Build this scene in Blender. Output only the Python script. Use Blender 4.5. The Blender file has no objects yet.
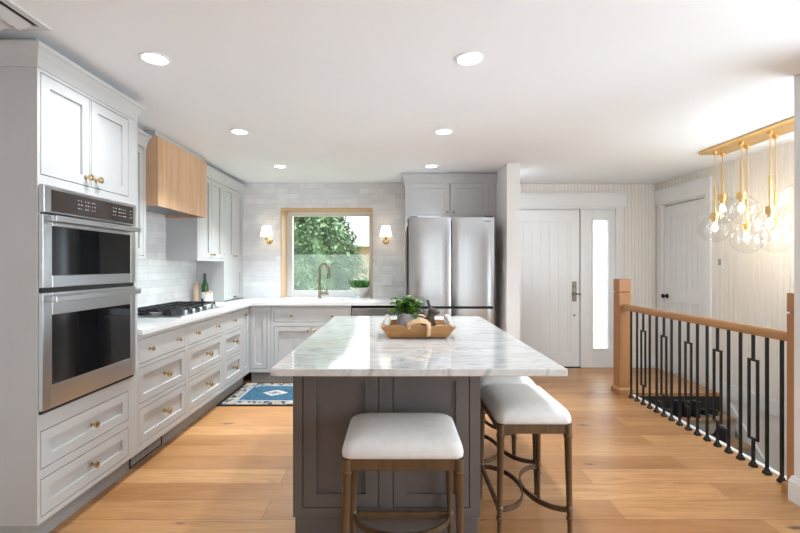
import bpy, bmesh, math, random
from mathutils import Vector, Matrix
random.seed(7)
PI = math.pi
SC = bpy.context.scene
COL = SC.collection

# ------------------------------------------------------------------ camera, sky, sun, exposure
cam = bpy.data.cameras.new('camera'); camo = bpy.data.objects.new('camera', cam); COL.objects.link(camo)
camo.location = (0, 0, 1.32); camo.rotation_euler = (PI/2, 0, 0)
cam.sensor_width = 36; cam.lens = 36*431/800; cam.shift_x = 0.005; cam.shift_y = -0.0006
cam.clip_start = 0.05
SC.camera = camo
SC.view_settings.view_transform = 'Standard'; SC.view_settings.look = 'None'
SC.view_settings.gamma = 1; SC.view_settings.use_curve_mapping = False
SC.view_settings.exposure = 0.25
w = bpy.data.worlds.new('sky'); SC.world = w; w.use_nodes = True
bg = w.node_tree.nodes['Background']
bg.inputs['Color'].default_value = (0.86, 0.94, 1.0, 1); bg.inputs['Strength'].default_value = 4.0
def lamp(name, kind, loc, energy, color=(1, 1, 1), rot=(0, 0, 0), **kw):
    l = bpy.data.lights.new(name, kind); l.energy = energy; l.color = color
    for k, v in kw.items(): setattr(l, k, v)
    o = bpy.data.objects.new(name, l); COL.objects.link(o); o.location = loc; o.rotation_euler = rot
    return o
lamp('sun', 'SUN', (-6, 2, 9), 3.2, (1, .96, .9), (math.radians(18), math.radians(-42), 0), angle=0.02)
# unseen area lamps added as fill, standing in for daylight
lamp('side_fill_light', 'AREA', (3.24, .5, 1.2), 82, (0.74, 0.88, 1), (0, math.radians(90+9), 0), shape='RECTANGLE', size=1.7, size_y=2.2)  # added fill from the right, tilted slightly up toward the ceiling
lamp('stair_fill_light', 'AREA', (3.36, 2.75, 1.55), 23, (0.80, 0.91, 1), (0, PI/2, math.radians(-28)), shape='RECTANGLE', size=1.0, size_y=1.0)  # added fill aimed at the entry from an unseen opening

# ------------------------------------------------------------------ node helpers
def new_mat(name):
    m = bpy.data.materials.new(name); m.use_nodes = True
    nt = m.node_tree; b = nt.nodes['Principled BSDF']
    return m, nt, b
def nd(nt, kind, **kw):
    n = nt.nodes.new(kind)
    for k, v in kw.items(): setattr(n, k, v)
    return n
def lk(nt, a, b): nt.links.new(a, b)
def texco(nt, scale=(1, 1, 1), rot=(0, 0, 0)):
    t = nd(nt, 'ShaderNodeTexCoord'); mp = nd(nt, 'ShaderNodeMapping')
    mp.inputs['Scale'].default_value = scale; mp.inputs['Rotation'].default_value = rot
    lk(nt, t.outputs['Object'], mp.inputs['Vector']); return mp.outputs['Vector']
def ramp(nt, fac, stops):
    r = nd(nt, 'ShaderNodeValToRGB'); e = r.color_ramp.elements
    while len(e) < len(stops): e.new(0.5)
    for i, (p, c) in enumerate(stops):
        e[i].position = p; e[i].color = (*c, 1) if len(c) == 3 else c
    lk(nt, fac, r.inputs['Fac']); return r.outputs['Color']
def noise(nt, vec, scale, detail=3, rough=.5, dist=0):
    n = nd(nt, 'ShaderNodeTexNoise'); n.inputs['Scale'].default_value = scale
    n.inputs['Detail'].default_value = detail; n.inputs['Roughness'].default_value = rough
    n.inputs['Distortion'].default_value = dist
    lk(nt, vec, n.inputs['Vector']); return n.outputs['Fac']
def mix(nt, fac, a, b, mode='MIX'):
    n = nd(nt, 'ShaderNodeMix', data_type='RGBA', blend_type=mode)
    for sock, v in ((n.inputs[0], fac), (n.inputs[6], a), (n.inputs[7], b)):
        if hasattr(v, 'is_linked'): lk(nt, v, sock)
        else: sock.default_value = v if isinstance(v, (int, float)) else (*v, 1)
    return n.outputs[2]
def math_(nt, op, a, b=0.0):
    n = nd(nt, 'ShaderNodeMath', operation=op)
    for sock, v in ((n.inputs[0], a), (n.inputs[1], b)):
        if hasattr(v, 'is_linked'): lk(nt, v, sock)
        else: sock.default_value = v
    return n.outputs[0]
def bump(nt, b, h, strength=.2, dist=.01):
    n = nd(nt, 'ShaderNodeBump'); n.inputs['Strength'].default_value = strength; n.inputs['Distance'].default_value = dist
    lk(nt, h, n.inputs['Height']); lk(nt, n.outputs['Normal'], b.inputs['Normal'])
def plain(name, col, rough=.5, metal=0, var=.04, vs=6, bmp=0, spec=None, coat=0):
    m, nt, b = new_mat(name)
    v = texco(nt); n = noise(nt, v, vs, 4)
    lo = tuple(c*(1-var) for c in col); hi = tuple(min(1, c*(1+var)) for c in col)
    lk(nt, ramp(nt, n, [(.3, lo), (.7, hi)]), b.inputs['Base Color'])
    b.inputs['Roughness'].default_value = rough; b.inputs['Metallic'].default_value = metal
    if spec is not None: b.inputs['Specular IOR Level'].default_value = spec
    if coat: b.inputs['Coat Weight'].default_value = coat
    if bmp: bump(nt, b, noise(nt, v, vs*12, 3), bmp, .004)
    return m
def wood(name, c1, c2, axis=2, scale=9, rough=.45, stretch=12):
    m, nt, b = new_mat(name)
    s = [stretch]*3; s[axis] = 1.0
    v = texco(nt, tuple(s)); n = noise(nt, v, scale/6, 6, .6, .6)
    n2 = noise(nt, texco(nt, tuple(x*.28 if i != axis else .3 for i, x in enumerate(s))), 2.0, 2)
    c = ramp(nt, n, [(.25, c1), (.75, c2)])
    c = mix(nt, math_(nt, 'MULTIPLY', n2, .45), c, c1)
    lk(nt, c, b.inputs['Base Color']); b.inputs['Roughness'].default_value = rough
    bump(nt, b, n, .08, .003); return m
def steel(name, col=(.55, .56, .57), rough=.28, axis=2):
    m, nt, b = new_mat(name)
    s = [160]*3; s[axis] = 1.5
    n = noise(nt, texco(nt, tuple(s)), 2.0, 2)
    lk(nt, ramp(nt, n, [(.3, tuple(c*.93 for c in col)), (.7, col)]), b.inputs['Base Color'])
    b.inputs['Metallic'].default_value = 1; b.inputs['Roughness'].default_value = rough
    bump(nt, b, n, .03, .001); return m
def emit(name, col, strength):
    m, nt, b = new_mat(name)
    b.inputs['Base Color'].default_value = (*col, 1); b.inputs['Emission Color'].default_value = (*col, 1)
    b.inputs['Emission Strength'].default_value = strength; return m
def clear(name, tint=(1, 1, 1), ior=1.45, gain=1.0, haze=0, hazecol=(.9, .95, .95)):
    m, nt, b = new_mat(name); nt.nodes.remove(b)
    out = nt.nodes['Material Output']
    t = nd(nt, 'ShaderNodeBsdfTransparent'); t.inputs[0].default_value = (*tint, 1)
    g = nd(nt, 'ShaderNodeBsdfGlossy'); g.inputs['Roughness'].default_value = .02
    f = nd(nt, 'ShaderNodeLayerWeight'); f.inputs['Blend'].default_value = .5
    fr = math_(nt, 'ADD', math_(nt, 'MULTIPLY', math_(nt, 'POWER', f.outputs['Facing'], 4.0), .55*gain), .035)
    ms = nd(nt, 'ShaderNodeMixShader'); lk(nt, fr, ms.inputs[0])
    lk(nt, t.outputs[0], ms.inputs[1]); lk(nt, g.outputs[0], ms.inputs[2]); res = ms.outputs[0]
    if haze:
        d = nd(nt, 'ShaderNodeBsdfTranslucent'); d.inputs[0].default_value = (*hazecol, 1)
        m2 = nd(nt, 'ShaderNodeMixShader'); m2.inputs[0].default_value = haze
        lk(nt, res, m2.inputs[1]); lk(nt, d.outputs[0], m2.inputs[2]); res = m2.outputs[0]
    lk(nt, res, out.inputs['Surface']); return m

# ------------------------------------------------------------------ materials
M = {}
M['paint'] = plain('cabinet_grey_paint', (.50, .497, .49), .42, var=.015)
M['taupe'] = plain('island_taupe_paint', (.112, .096, .09), .42, var=.03)
M['wall'] = plain('white_wall_paint', (.80, .80, .80), .6, var=.01)
M['cream'] = plain('cream_wall_paint', (.82, .79, .74), .55, var=.01)
M['white'] = plain('white_trim_paint', (.80, .805, .815), .4, var=.01)
M['ceil'] = plain('ceiling_paint', (.84, .865, .895), .7, var=.008, vs=2)
M['oak'] = wood('natural_oak', (.46, .26, .125), (.62, .385, .20), 2)
M['oak_light'] = wood('light_oak', (.56, .34, .19), (.72, .48, .30), 2)
M['oak_y'] = wood('natural_oak_rail', (.36, .175, .068), (.52, .28, .115), 1)
M['oak_pale'] = wood('pale_oak_hood', (.47, .265, .135), (.72, .48, .30), 2)
M['oak_post'] = wood('oak_post', (.36, .165, .062), (.50, .255, .10), 2)
M['steel'] = steel('brushed_steel', axis=1)
M['steel_v'] = steel('fridge_steel', (.56, .565, .57), .19, axis=2)
M['steel_dark'] = plain('dark_grey_metal', (.10, .10, .105), .5, .6)
M['brass'] = plain('satin_brass', (.60, .45, .25), .26, 1, var=.05)
M['gold'] = plain('brushed_gold', (.80, .53, .22), .3, 1, var=.04)
M['nickel'] = plain('champagne_nickel', (.30, .265, .175), .25, 1)
M['bronze'] = plain('aged_bronze', (.22, .19, .15), .4, .9)
M['black'] = plain('black_iron', (.012, .012, .013), .42, .3, var=.2)
M['blackglass'] = plain('black_glass', (.006, .006, .007), .04, 0, spec=.3)
M['panelglass'] = plain('control_panel_glass', (.035, .026, .022), .10, 0)
M['gap'] = plain('dark_recess', (.02, .02, .02), .8)
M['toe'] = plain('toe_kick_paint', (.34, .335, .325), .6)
M['linen'] = plain('linen_upholstery', (.66, .64, .61), .85, var=.05, vs=30, bmp=.25)
M['stool'] = wood('antique_brown_frame', (.055, .029, .013), (.15, .084, .036), 2, 20, .38)
M['stool_band'] = plain('antique_bronze_band', (.095, .055, .027), .4, .35, var=.2, vs=20)
M['quartz'] = plain('white_quartz', (.74, .74, .735), .16, var=.025, vs=3)
M['ceramic'] = plain('white_ceramic', (.82, .82, .80), .25)
M['concrete'] = plain('grey_planter', (.42, .42, .44), .75, var=.12, vs=40, bmp=.2)
M['soil'] = plain('soil', (.05, .035, .02), .95, var=.4, vs=80)
M['leaf'] = plain('leaf_green', (.085, .20, .02), .45, var=.6, vs=45)
M['leaf2'] = plain('succulent_green', (.10, .27, .05), .5, var=.4, vs=60)
M['purple'] = plain('dark_purple_petal', (.03, .02, .06), .6)
M['treeleaf'] = plain('shrub_leaves', (.15, .225, .11), .6, var=.55, vs=2.5)
M['bark'] = plain('bark', (.09, .06, .04), .9, var=.3, vs=20)
M['grass'] = plain('lawn', (.25, .38, .13), .9, var=.3, vs=3)
M['siding'] = plain('tan_siding', (.36, .22, .14), .8)
M['roof'] = plain('pale_roof', (.75, .74, .72), .8)
M['fence'] = plain('grey_fence', (.55, .5, .45), .8)
M['rabbit'] = plain('dark_brown_figurine', (.055, .038, .024), .5, var=.4, vs=50, bmp=.3)
M['traywood'] = wood('honey_wood', (.31, .135, .04), (.54, .29, .11), 0, 12, .4)
M['rope'] = plain('whitewashed_rope', (.66, .61, .56), .85, var=.25, vs=120, bmp=.5)
M['strap'] = wood('pale_strap_wood', (.55, .32, .16), (.72, .47, .28), 0, 10, .5)
M['bottle'] = plain('green_bottle_glass', (.02, .07, .015), .06, 0)
M['mill'] = wood('beech_wood', (.58, .38, .24), (.72, .52, .36), 2, 10, .5)
M['foil'] = plain('dark_foil', (.05, .04, .04), .4)
M['sconce'] = emit('lit_linen_shade', (1, .93, .84), 1.0)
M['bulb'] = emit('warm_bulb', (1, .80, .5), 9)
M['disc'] = emit('downlight_lens', (1, .98, .95), 9)
M['globe'] = clear('clear_globe_glass', (.97, .975, .98), 1.45, 1.0)
M['pane'] = clear('window_glass', (.98, 1, .99), 1.3, 1.0)
M['hazypane'] = clear('hazy_lower_glass', (.97, 1, .99), 1.3, 1.0, .07, (.85, .9, .9))  # pale translucent tone mixed evenly into the lower pane
M['frost'] = clear('frosted_sidelight_glass', (1, 1, 1), 1.3, .6, .35, (1, 1, 1))
M['plate'] = plain('white_plastic', (.78, .78, .78), .35)
M['icon'] = plain('pale_print', (.5, .48, .45), .6)
M['shoe'] = plain('dark_shoe', (.012, .013, .018), .6, var=.4, vs=30)
M['shoesole'] = plain('pale_sole', (.45, .43, .40), .7)
M['tread'] = wood('stair_tread_oak', (.34, .20, .10), (.48, .30, .16), 0)
M['riser'] = plain('beige_riser', (.45, .40, .34), .6)
M['lowfloor'] = plain('lower_floor', (.30, .27, .24), .8)
M['grille'] = plain('grille_metal', (.035, .03, .028), .4, .6)
M['ventw'] = plain('vent_white_metal', (.62, .62, .62), .45)

def floor_mat():
    m, nt, b = new_mat('oak_plank_floor')
    v = texco(nt)
    br = nd(nt, 'ShaderNodeTexBrick'); lk(nt, v, br.inputs['Vector'])
    br.offset = .37; br.offset_frequency = 2; br.squash = 1; br.squash_frequency = 1
    for k, x in (('Scale', 1), ('Mortar Size', .0022), ('Mortar Smooth', .3), ('Bias', 0), ('Brick Width', 1.9), ('Row Height', .187)):
        br.inputs[k].default_value = x
    br.inputs['Color1'].default_value = (0, 0, 0, 1); br.inputs['Color2'].default_value = (1, 1, 1, 1)
    br.inputs['Mortar'].default_value = (.5, .5, .5, 1)
    tone = ramp(nt, br.outputs['Color'], [(0, (.33, .140, .046)), (.5, (.45, .215, .078)), (1, (.57, .300, .125))])
    grain = noise(nt, texco(nt, (1.2, 16, 1)), 2.2, 7, .62, .8)
    fine = noise(nt, texco(nt, (3, 90, 1)), 2.0, 3, .6)
    c = mix(nt, ramp(nt, grain, [(.40, (0, 0, 0)), (.72, (.72, .72, .72))]), tone, (.26, .105, .032))
    c = mix(nt, ramp(nt, fine, [(.45, (0, 0, 0)), (.75, (.28, .28, .28))]), c, (.22, .09, .03))
    cloud = noise(nt, texco(nt, (.8, 2.2, 1)), 1.3, 3)
    c = mix(nt, ramp(nt, cloud, [(.35, (0, 0, 0)), (.7, (.4, .4, .4))]), c, (.60, .335, .145))
    vo = nd(nt, 'ShaderNodeTexVoronoi'); vo.inputs['Scale'].default_value = 1.0
    vv = nd(nt, 'ShaderNodeVectorMath', operation='ADD'); lk(nt, texco(nt, (1.9, 5.6, 1)), vv.inputs[0])
    nz = nd(nt, 'ShaderNodeTexNoise'); nz.inputs['Scale'].default_value = 7
    lk(nt, v, nz.inputs['Vector'])
    sc = nd(nt, 'ShaderNodeVectorMath', operation='SCALE'); lk(nt, nz.outputs['Color'], sc.inputs[0]); sc.inputs['Scale'].default_value = .25
    lk(nt, sc.outputs[0], vv.inputs[1]); lk(nt, vv.outputs[0], vo.inputs['Vector'])
    knot = ramp(nt, vo.outputs['Distance'], [(.05, (.95, .95, .95)), (.125, (0, 0, 0))])
    c = mix(nt, knot, c, (.07, .03, .014))
    c = mix(nt, math_(nt, 'MULTIPLY', br.outputs['Fac'], .75), c, (.14, .06, .025))
    lk(nt, c, b.inputs['Base Color'])
    lk(nt, ramp(nt, grain, [(.3, (.30,)*3), (.8, (.42,)*3)]), b.inputs['Roughness'])
    h = math_(nt, 'SUBTRACT', math_(nt, 'MULTIPLY', grain, .25), br.outputs['Fac'])
    bump(nt, b, h, .18, .004); return m
M['floor'] = floor_mat()
def tile_mat():
    m, nt, b = new_mat('stacked_zellige_tile')
    v = texco(nt, (1, 1, 1), (PI/2, 0, 0))
    t = nd(nt, 'ShaderNodeTexCoord'); s = nd(nt, 'ShaderNodeSeparateXYZ'); lk(nt, t.outputs['Object'], s.inputs[0])
    cb = nd(nt, 'ShaderNodeCombineXYZ'); lk(nt, math_(nt, 'ADD', s.outputs['X'], s.outputs['Y']), cb.inputs[0]); lk(nt, s.outputs['Z'], cb.inputs[1])
    br = nd(nt, 'ShaderNodeTexBrick'); lk(nt, cb.outputs[0], br.inputs['Vector']); br.offset = .5
    for k, x in (('Scale', 1), ('Mortar Size', .0018), ('Mortar Smooth', .2), ('Brick Width', .305), ('Row Height', .066)):
        br.inputs[k].default_value = x
    br.inputs['Color1'].default_value = (.70, .70, .705, 1); br.inputs['Color2'].default_value = (.84, .84, .84, 1); br.inputs['Mortar'].default_value = (.62, .62, .62, 1)
    n = noise(nt, cb.outputs[0], 9, 3)
    c = mix(nt, ramp(nt, n, [(.35, (0, 0, 0)), (.75, (.5, .5, .5))]), br.outputs['Color'], (.60, .605, .615))
    lk(nt, c, b.inputs['Base Color']); b.inputs['Roughness'].default_value = .25
    bump(nt, b, math_(nt, 'SUBTRACT', math_(nt, 'MULTIPLY', n, .6), br.outputs['Fac']), .35, .004); return m
M['tile'] = tile_mat()
def marble_mat():
    m, nt, b = new_mat('veined_quartzite')
    v = texco(nt, (1, 1, 1), (0, 0, math.radians(35)))
    n = noise(nt, texco(nt, (1, 3.2, 1), (0, 0, math.radians(38))), 2.0, 5, .55, 1.3)
    n2 = noise(nt, texco(nt, (1, 4.5, 1), (0, 0, math.radians(33))), 4.5, 6, .6, 1.2)
    c = ramp(nt, n, [(.36, (.52, .515, .505)), (.47, (.60, .595, .585)), (.50, (.40, .395, .385)), (.53, (.61, .60, .59)), (.75, (.57, .53, .475))])
    c = mix(nt, ramp(nt, n2, [(.46, (0, 0, 0)), (.50, (.3, .3, .3)), (.54, (0, 0, 0))]), c, (.36, .34, .32))
    lk(nt, c, b.inputs['Base Color']); b.inputs['Roughness'].default_value = .07
    b.inputs['Specular IOR Level'].default_value = .62; return m
M['marble'] = marble_mat()
RUG = (-1.25, 4.455, .44, .40)
def rug_mat():
    m, nt, b = new_mat('blue_persian_rug')
    t = nd(nt, 'ShaderNodeTexCoord'); s = nd(nt, 'ShaderNodeSeparateXYZ'); lk(nt, t.outputs['Object'], s.inputs[0])
    ax = math_(nt, 'ABSOLUTE', s.outputs['X']); ay = math_(nt, 'ABSOLUTE', s.outputs['Y'])
    dx = math_(nt, 'SUBTRACT', RUG[2], ax); dy = math_(nt, 'SUBTRACT', RUG[3], ay)
    d = math_(nt, 'MINIMUM', dx, dy)
    vo = nd(nt, 'ShaderNodeTexVoronoi'); vo.inputs['Scale'].default_value = 34; lk(nt, t.outputs['Object'], vo.inputs['Vector'])
    sp = nd(nt, 'ShaderNodeSeparateColor'); lk(nt, vo.outputs['Color'], sp.inputs[0])
    border = ramp(nt, sp.outputs[0], [(.0, (.26, .19, .13)), (.3, (.36, .31, .25)), (.48, (.01, .01, .015)), (.7, (.025, .07, .13)), (.82, (.33, .28, .22))])
    border.node.color_ramp.interpolation = 'CONSTANT'
    n = noise(nt, t.outputs['Object'], 30, 2)
    field = ramp(nt, n, [(.35, (.010, .048, .088)), (.62, (.026, .095, .150))])
    dia = math_(nt, 'ADD', math_(nt, 'MULTIPLY', ax, 1.0), math_(nt, 'MULTIPLY', ay, 1.35))
    dia = math_(nt, 'ADD', dia, math_(nt, 'MULTIPLY', noise(nt, t.outputs['Object'], 22, 2), .06))
    med = ramp(nt, dia, [(0, (.03, .03, .05)), (.055, (.38, .35, .30)), (.08, (.05, .08, .14)), (.105, (.40, .37, .32)), (.165, (.02, .06, .12)), (.18, (0, 0, 0))])
    med.node.color_ramp.interpolation = 'CONSTANT'
    isM = math_(nt, 'LESS_THAN', dia, .18)
    c = mix(nt, isM, field, med)
    cor = math_(nt, 'GREATER_THAN', math_(nt, 'ADD', ax, math_(nt, 'MULTIPLY', ay, 1.1)), .48)
    corc = mix(nt, math_(nt, 'GREATER_THAN', n, .52), (.28, .31, .33), (.015, .06, .13))
    c = mix(nt, cor, c, corc)
    for lim, colr in ((.165, (.02, .05, .11)), (.15, (.24, .30, .35)), (.128, 'b'), (.028, (.008, .008, .011))):
        cc = border if colr == 'b' else colr
        c = mix(nt, math_(nt, 'LESS_THAN', d, lim), c, cc)
    lk(nt, c, b.inputs['Base Color']); b.inputs['Roughness'].default_value = .95
    bump(nt, b, noise(nt, t.outputs['Object'], 300, 2), .3, .003); return m
M['rug'] = rug_mat()

# ------------------------------------------------------------------ mesh helpers
def thing(name, label, cat, loc=(0, 0, 0), group=None):
    o = bpy.data.objects.new(name, None); COL.objects.link(o); o.location = loc
    o.empty_display_size = .05
    return tag(o, label, cat, group)
def tag(o, label, cat, group=None):
    o['label'] = label; o['category'] = cat
    if group: o['group'] = group
    return o
def base_of(p):
    v = Vector((0, 0, 0))
    while p is not None: v += p.location; p = p.parent
    return v
def obj(name, bm, mat, parent=None, smooth=False, bev=0, loc=None, label=None, seg=2):
    """link a bmesh given in world coordinates as one mesh object"""
    off = base_of(parent) if parent else Vector(loc or (0, 0, 0))
    me = bpy.data.meshes.new(name)
    bmesh.ops.translate(bm, verts=bm.verts, vec=-off)
    bmesh.ops.recalc_face_normals(bm, faces=bm.faces)
    if smooth:
        for f in bm.faces: f.smooth = True
        if smooth == 'auto':
            for e in bm.edges:
                if len(e.link_faces) == 2 and e.calc_face_angle(0) > .6: e.smooth = False
    bm.to_mesh(me); bm.free()
    me.materials.append(M[mat] if isinstance(mat, str) else mat)
    o = bpy.data.objects.new(name, me); COL.objects.link(o)
    if parent: o.parent = parent
    else: o.location = off
    if bev:
        md = o.modifiers.new('bevel', 'BEVEL'); md.width = bev; md.segments = seg; md.limit_method = 'ANGLE'; md.angle_limit = .6
    if label: o['label'] = label
    return o
def struct(name, bm, mat, parent=None, **kw):
    o = obj(name, bm, mat, parent, **kw)
    if not parent: o['kind'] = 'structure'
    return o
def B(*boxes):
    bm = bmesh.new()
    for b in boxes: box(bm, *b)
    return bm
def box(bm, x0, x1, y0, y1, z0, z1):
    x0, x1 = sorted((x0, x1)); y0, y1 = sorted((y0, y1)); z0, z1 = sorted((z0, z1))
    vs = [bm.verts.new(p) for p in ((x0,y0,z0),(x1,y0,z0),(x1,y1,z0),(x0,y1,z0),(x0,y0,z1),(x1,y0,z1),(x1,y1,z1),(x0,y1,z1))]
    for f in ((0,3,2,1),(4,5,6,7),(0,1,5,4),(1,2,6,5),(2,3,7,6),(3,0,4,7)): bm.faces.new([vs[i] for i in f])
class Frame:
    """a wall-like frame: u along the face, n out of the face, z up"""
    def __init__(s, o, U, N): s.o = Vector(o); s.U = Vector(U); s.N = Vector(N)
    def p(s, u, n, z): return s.o + s.U*u + s.N*n + Vector((0, 0, z))
    def box(s, bm, u0, u1, n0, n1, z0, z1):
        a = s.p(u0, n0, z0); c = s.p(u1, n1, z1); box(bm, a.x, c.x, a.y, c.y, a.z, c.z)
def lathe(bm, prof, c=(0, 0, 0), axis=(0, 0, 1), seg=20, cap=True):
    """prof: list of (radius, height along axis)"""
    ax = Vector(axis).normalized(); q = ax.to_track_quat('Z', 'Y'); c = Vector(c); rings = []
    for r, h in prof:
        rings.append([bm.verts.new(c + q @ Vector((r*math.cos(2*PI*k/seg), r*math.sin(2*PI*k/seg), h))) for k in range(seg)])
    for a, b in zip(rings, rings[1:]):
        for k in range(seg): bm.faces.new((a[k], a[(k+1) % seg], b[(k+1) % seg], b[k]))
    if cap:
        if prof[0][0] > 1e-5: bm.faces.new(list(reversed(rings[0])))
        if prof[-1][0] > 1e-5: bm.faces.new(rings[-1])
    return bm
def tube(bm, pts, r, seg=8, flat=None):
    """sweep a circle (or a flat rectangle (w,h)) along pts; r may be a list"""
    pts = [Vector(p) for p in pts]; n = len(pts); rings = []
    rs = r if isinstance(r, (list, tuple)) else [r]*n
    up = Vector((0, 0, 1)); prev = None
    for i, p in enumerate(pts):
        t = (pts[min(i+1, n-1)] - pts[max(i-1, 0)]).normalized()
        if prev is None:
            a = up.cross(t)
            if a.length < .1: a = Vector((1, 0, 0)).cross(t)
        else: a = prev - t*prev.dot(t)
        a.normalize(); b = t.cross(a); prev = a
        if flat: offs = [a*(sx*flat[0]/2) + b*(sy*flat[1]/2) for sx, sy in ((1,1),(-1,1),(-1,-1),(1,-1))]
        else: offs = [(a*math.cos(2*PI*k/seg) + b*math.sin(2*PI*k/seg))*rs[i] for k in range(seg)]
        rings.append([bm.verts.new(p+o) for o in offs])
    for u, v in zip(rings, rings[1:]):
        m = len(u)
        for k in range(m): bm.faces.new((u[k], u[(k+1) % m], v[(k+1) % m], v[k]))
    bm.faces.new(list(reversed(rings[0]))); bm.faces.new(rings[-1]); return bm
def ball(bm, c, r, sc=(1, 1, 1), u=16, v=10, rot=None):
    m = Matrix.Translation(c) @ (rot or Matrix.Identity(4)) @ Matrix.Diagonal((r*sc[0], r*sc[1], r*sc[2], 1))
    bmesh.ops.create_uvsphere(bm, u_segments=u, v_segments=v, radius=1, matrix=m); return bm
def sweep(bm, path, prof):
    """sweep a closed profile [(out, z)] along a horizontal path; out points to the right of travel"""
    P = [Vector((x, y)) for x, y in path]; n = len(P); rings = []
    for i in range(n):
        d0 = (P[i]-P[i-1]).normalized() if i > 0 else None
        d1 = (P[i+1]-P[i]).normalized() if i < n-1 else None
        nr = lambda d: Vector((d.y, -d.x))
        if d0 is None: m = nr(d1)
        elif d1 is None: m = nr(d0)
        else:
            a, b = nr(d0), nr(d1); m = (a+b)/(1+a.dot(b))
        rings.append([bm.verts.new((P[i].x+m.x*o, P[i].y+m.y*o, z)) for o, z in prof])
    k = len(prof)
    for a, b in zip(rings, rings[1:]):
        for j in range(k): bm.faces.new((a[j], a[(j+1) % k], b[(j+1) % k], b[j]))
    bm.faces.new(rings[0]); bm.faces.new(list(reversed(rings[-1]))); return bm
def bead(u0, u1, pitch, w=.008, d=.007):
    """profile of a beadboard: list of (u, depth)"""
    out = [(u0, 0)]; u = u0+pitch*.5
    while u < u1-w: out += [(u-w, 0), (u-w*.35, d), (u+w*.35, d), (u+w, 0)]; u += pitch
    out.append((u1, 0)); return out
def bead_panel(bm, fr, u0, u1, z0, z1, pitch, n=0, back=.02, **kw):
    pr = bead(u0, u1, pitch, **kw)
    lo = [bm.verts.new(fr.p(u, n-d, z0)) for u, d in pr]; hi = [bm.verts.new(fr.p(u, n-d, z1)) for u, d in pr]
    for i in range(len(pr)-1): bm.faces.new((lo[i], lo[i+1], hi[i+1], hi[i]))
    bl = [bm.verts.new(fr.p(u, n-back, z)) for u, z in ((u0, z0), (u1, z0), (u1, z1), (u0, z1))]
    bm.faces.new((bl[0], bl[3], bl[2], bl[1]))
    bm.faces.new((lo[0], hi[0], bl[3], bl[0])); bm.faces.new((hi[-1], lo[-1], bl[1], bl[2]))
    bm.faces.new(lo + [bl[1], bl[0]]); bm.faces.new(hi + [bl[2], bl[3]])
def copy_tree(o, parent=None):
    c = o.copy(); COL.objects.link(c)
    if parent: c.parent = parent
    for ch in list(o.children): copy_tree(ch, c)
    return c

# ------------------------------------------------------------------ setting
H = 2.385; LW = -2.26; RW = 3.386; KY = 5.5; EY = 5.6; WELL = 2.41; LAND = 4.48; CT = .914
struct('floor', B((LW-.1, WELL, -3.1, 5.9, -.22, 0), (WELL, RW, LAND, 5.9, -.22, 0), (WELL, RW+.1, -3.1, 1.9, -.22, 0)), 'floor')
struct('ceiling', B((LW-.1, RW+.1, -3.1, 5.95, H, H+.15)), 'ceil')
struct('wall_left', B((LW-.12, LW, -3.1, 5.9, 0, H)), 'tile')
wx0, wx1, wz0, wz1 = -1.468, -.297, CT, 2.06
struct('wall_back', B((LW, wx0, KY, KY+.36, 0, H), (wx1, 1.16, KY, KY+.36, 0, H), (wx0, wx1, KY, KY+.36, 0, wz0-.03), (wx0, wx1, KY, KY+.36, wz1, H)), 'tile')
struct('wall_divider', B((1.154, 1.289, 4.48, 5.86, 0, H)), 'wall')
# entry wall: door and sidelight openings, beadboard face
dx0, dx1, sx0, sx1 = 1.48, 2.392, 2.40, 2.85
fe = Frame((0, EY, 0), (1, 0, 0), (0, -1, 0))
bm = bmesh.new()
bead_panel(bm, fe, 1.289, dx0, 0, H, .045, back=.25); bead_panel(bm, fe, sx1, RW, 0, H, .045, back=.25)
bead_panel(bm, fe, dx0, sx1, 2.07, H, .045, back=.25)
struct('wall_entry', bm, 'cream')
fr_ = Frame((RW, 0, 0), (0, 1, 0), (-1, 0, 0))
bm = bmesh.new()
ry0, ry1 = 4.70, 5.46
bead_panel(bm, fr_, 1.9, 2.2, 0, H, .062, back=.15); bead_panel(bm, fr_, 3.3, ry0, 0, H, .062, back=.15); bead_panel(bm, fr_, 2.2, 3.3, 0, 1.0, .062, back=.15); bead_panel(bm, fr_, 2.2, 3.3, 2.1, H, .062, back=.15); bead_panel(bm, fr_, ry1, EY, 0, H, .062, back=.15)
bead_panel(bm, fr_, ry0, ry1, 2.08, H, .062, back=.15)
box(bm, RW+.002, RW+.15, 1.9, EY, -2.7, 0)
for q in ((-3.1, -.5, 0, H), (1.75, 1.9, 0, H), (-.5, 1.75, 0, .42), (-.5, 1.75, 2.18, H)): box(bm, RW, RW+.15, *q)
struct('wall_right', bm, 'cream')
struct('wall_stairside', B((2.235, 2.42, 1.9, 2.42, 0, H), (2.42, RW, 1.9, 2.0, -2.7, H)), 'wall')
struct('wall_stairwell', B((WELL-.13, WELL-.005, 1.9, LAND, -2.7, -.22), (WELL-.1, RW, LAND+.03, LAND+.15, -2.7, -.23)), 'wall')
struct('floor_lower', B((WELL-.1, RW+.1, 1.9, LAND+.2, -2.8, -2.7)), 'lowfloor')
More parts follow.
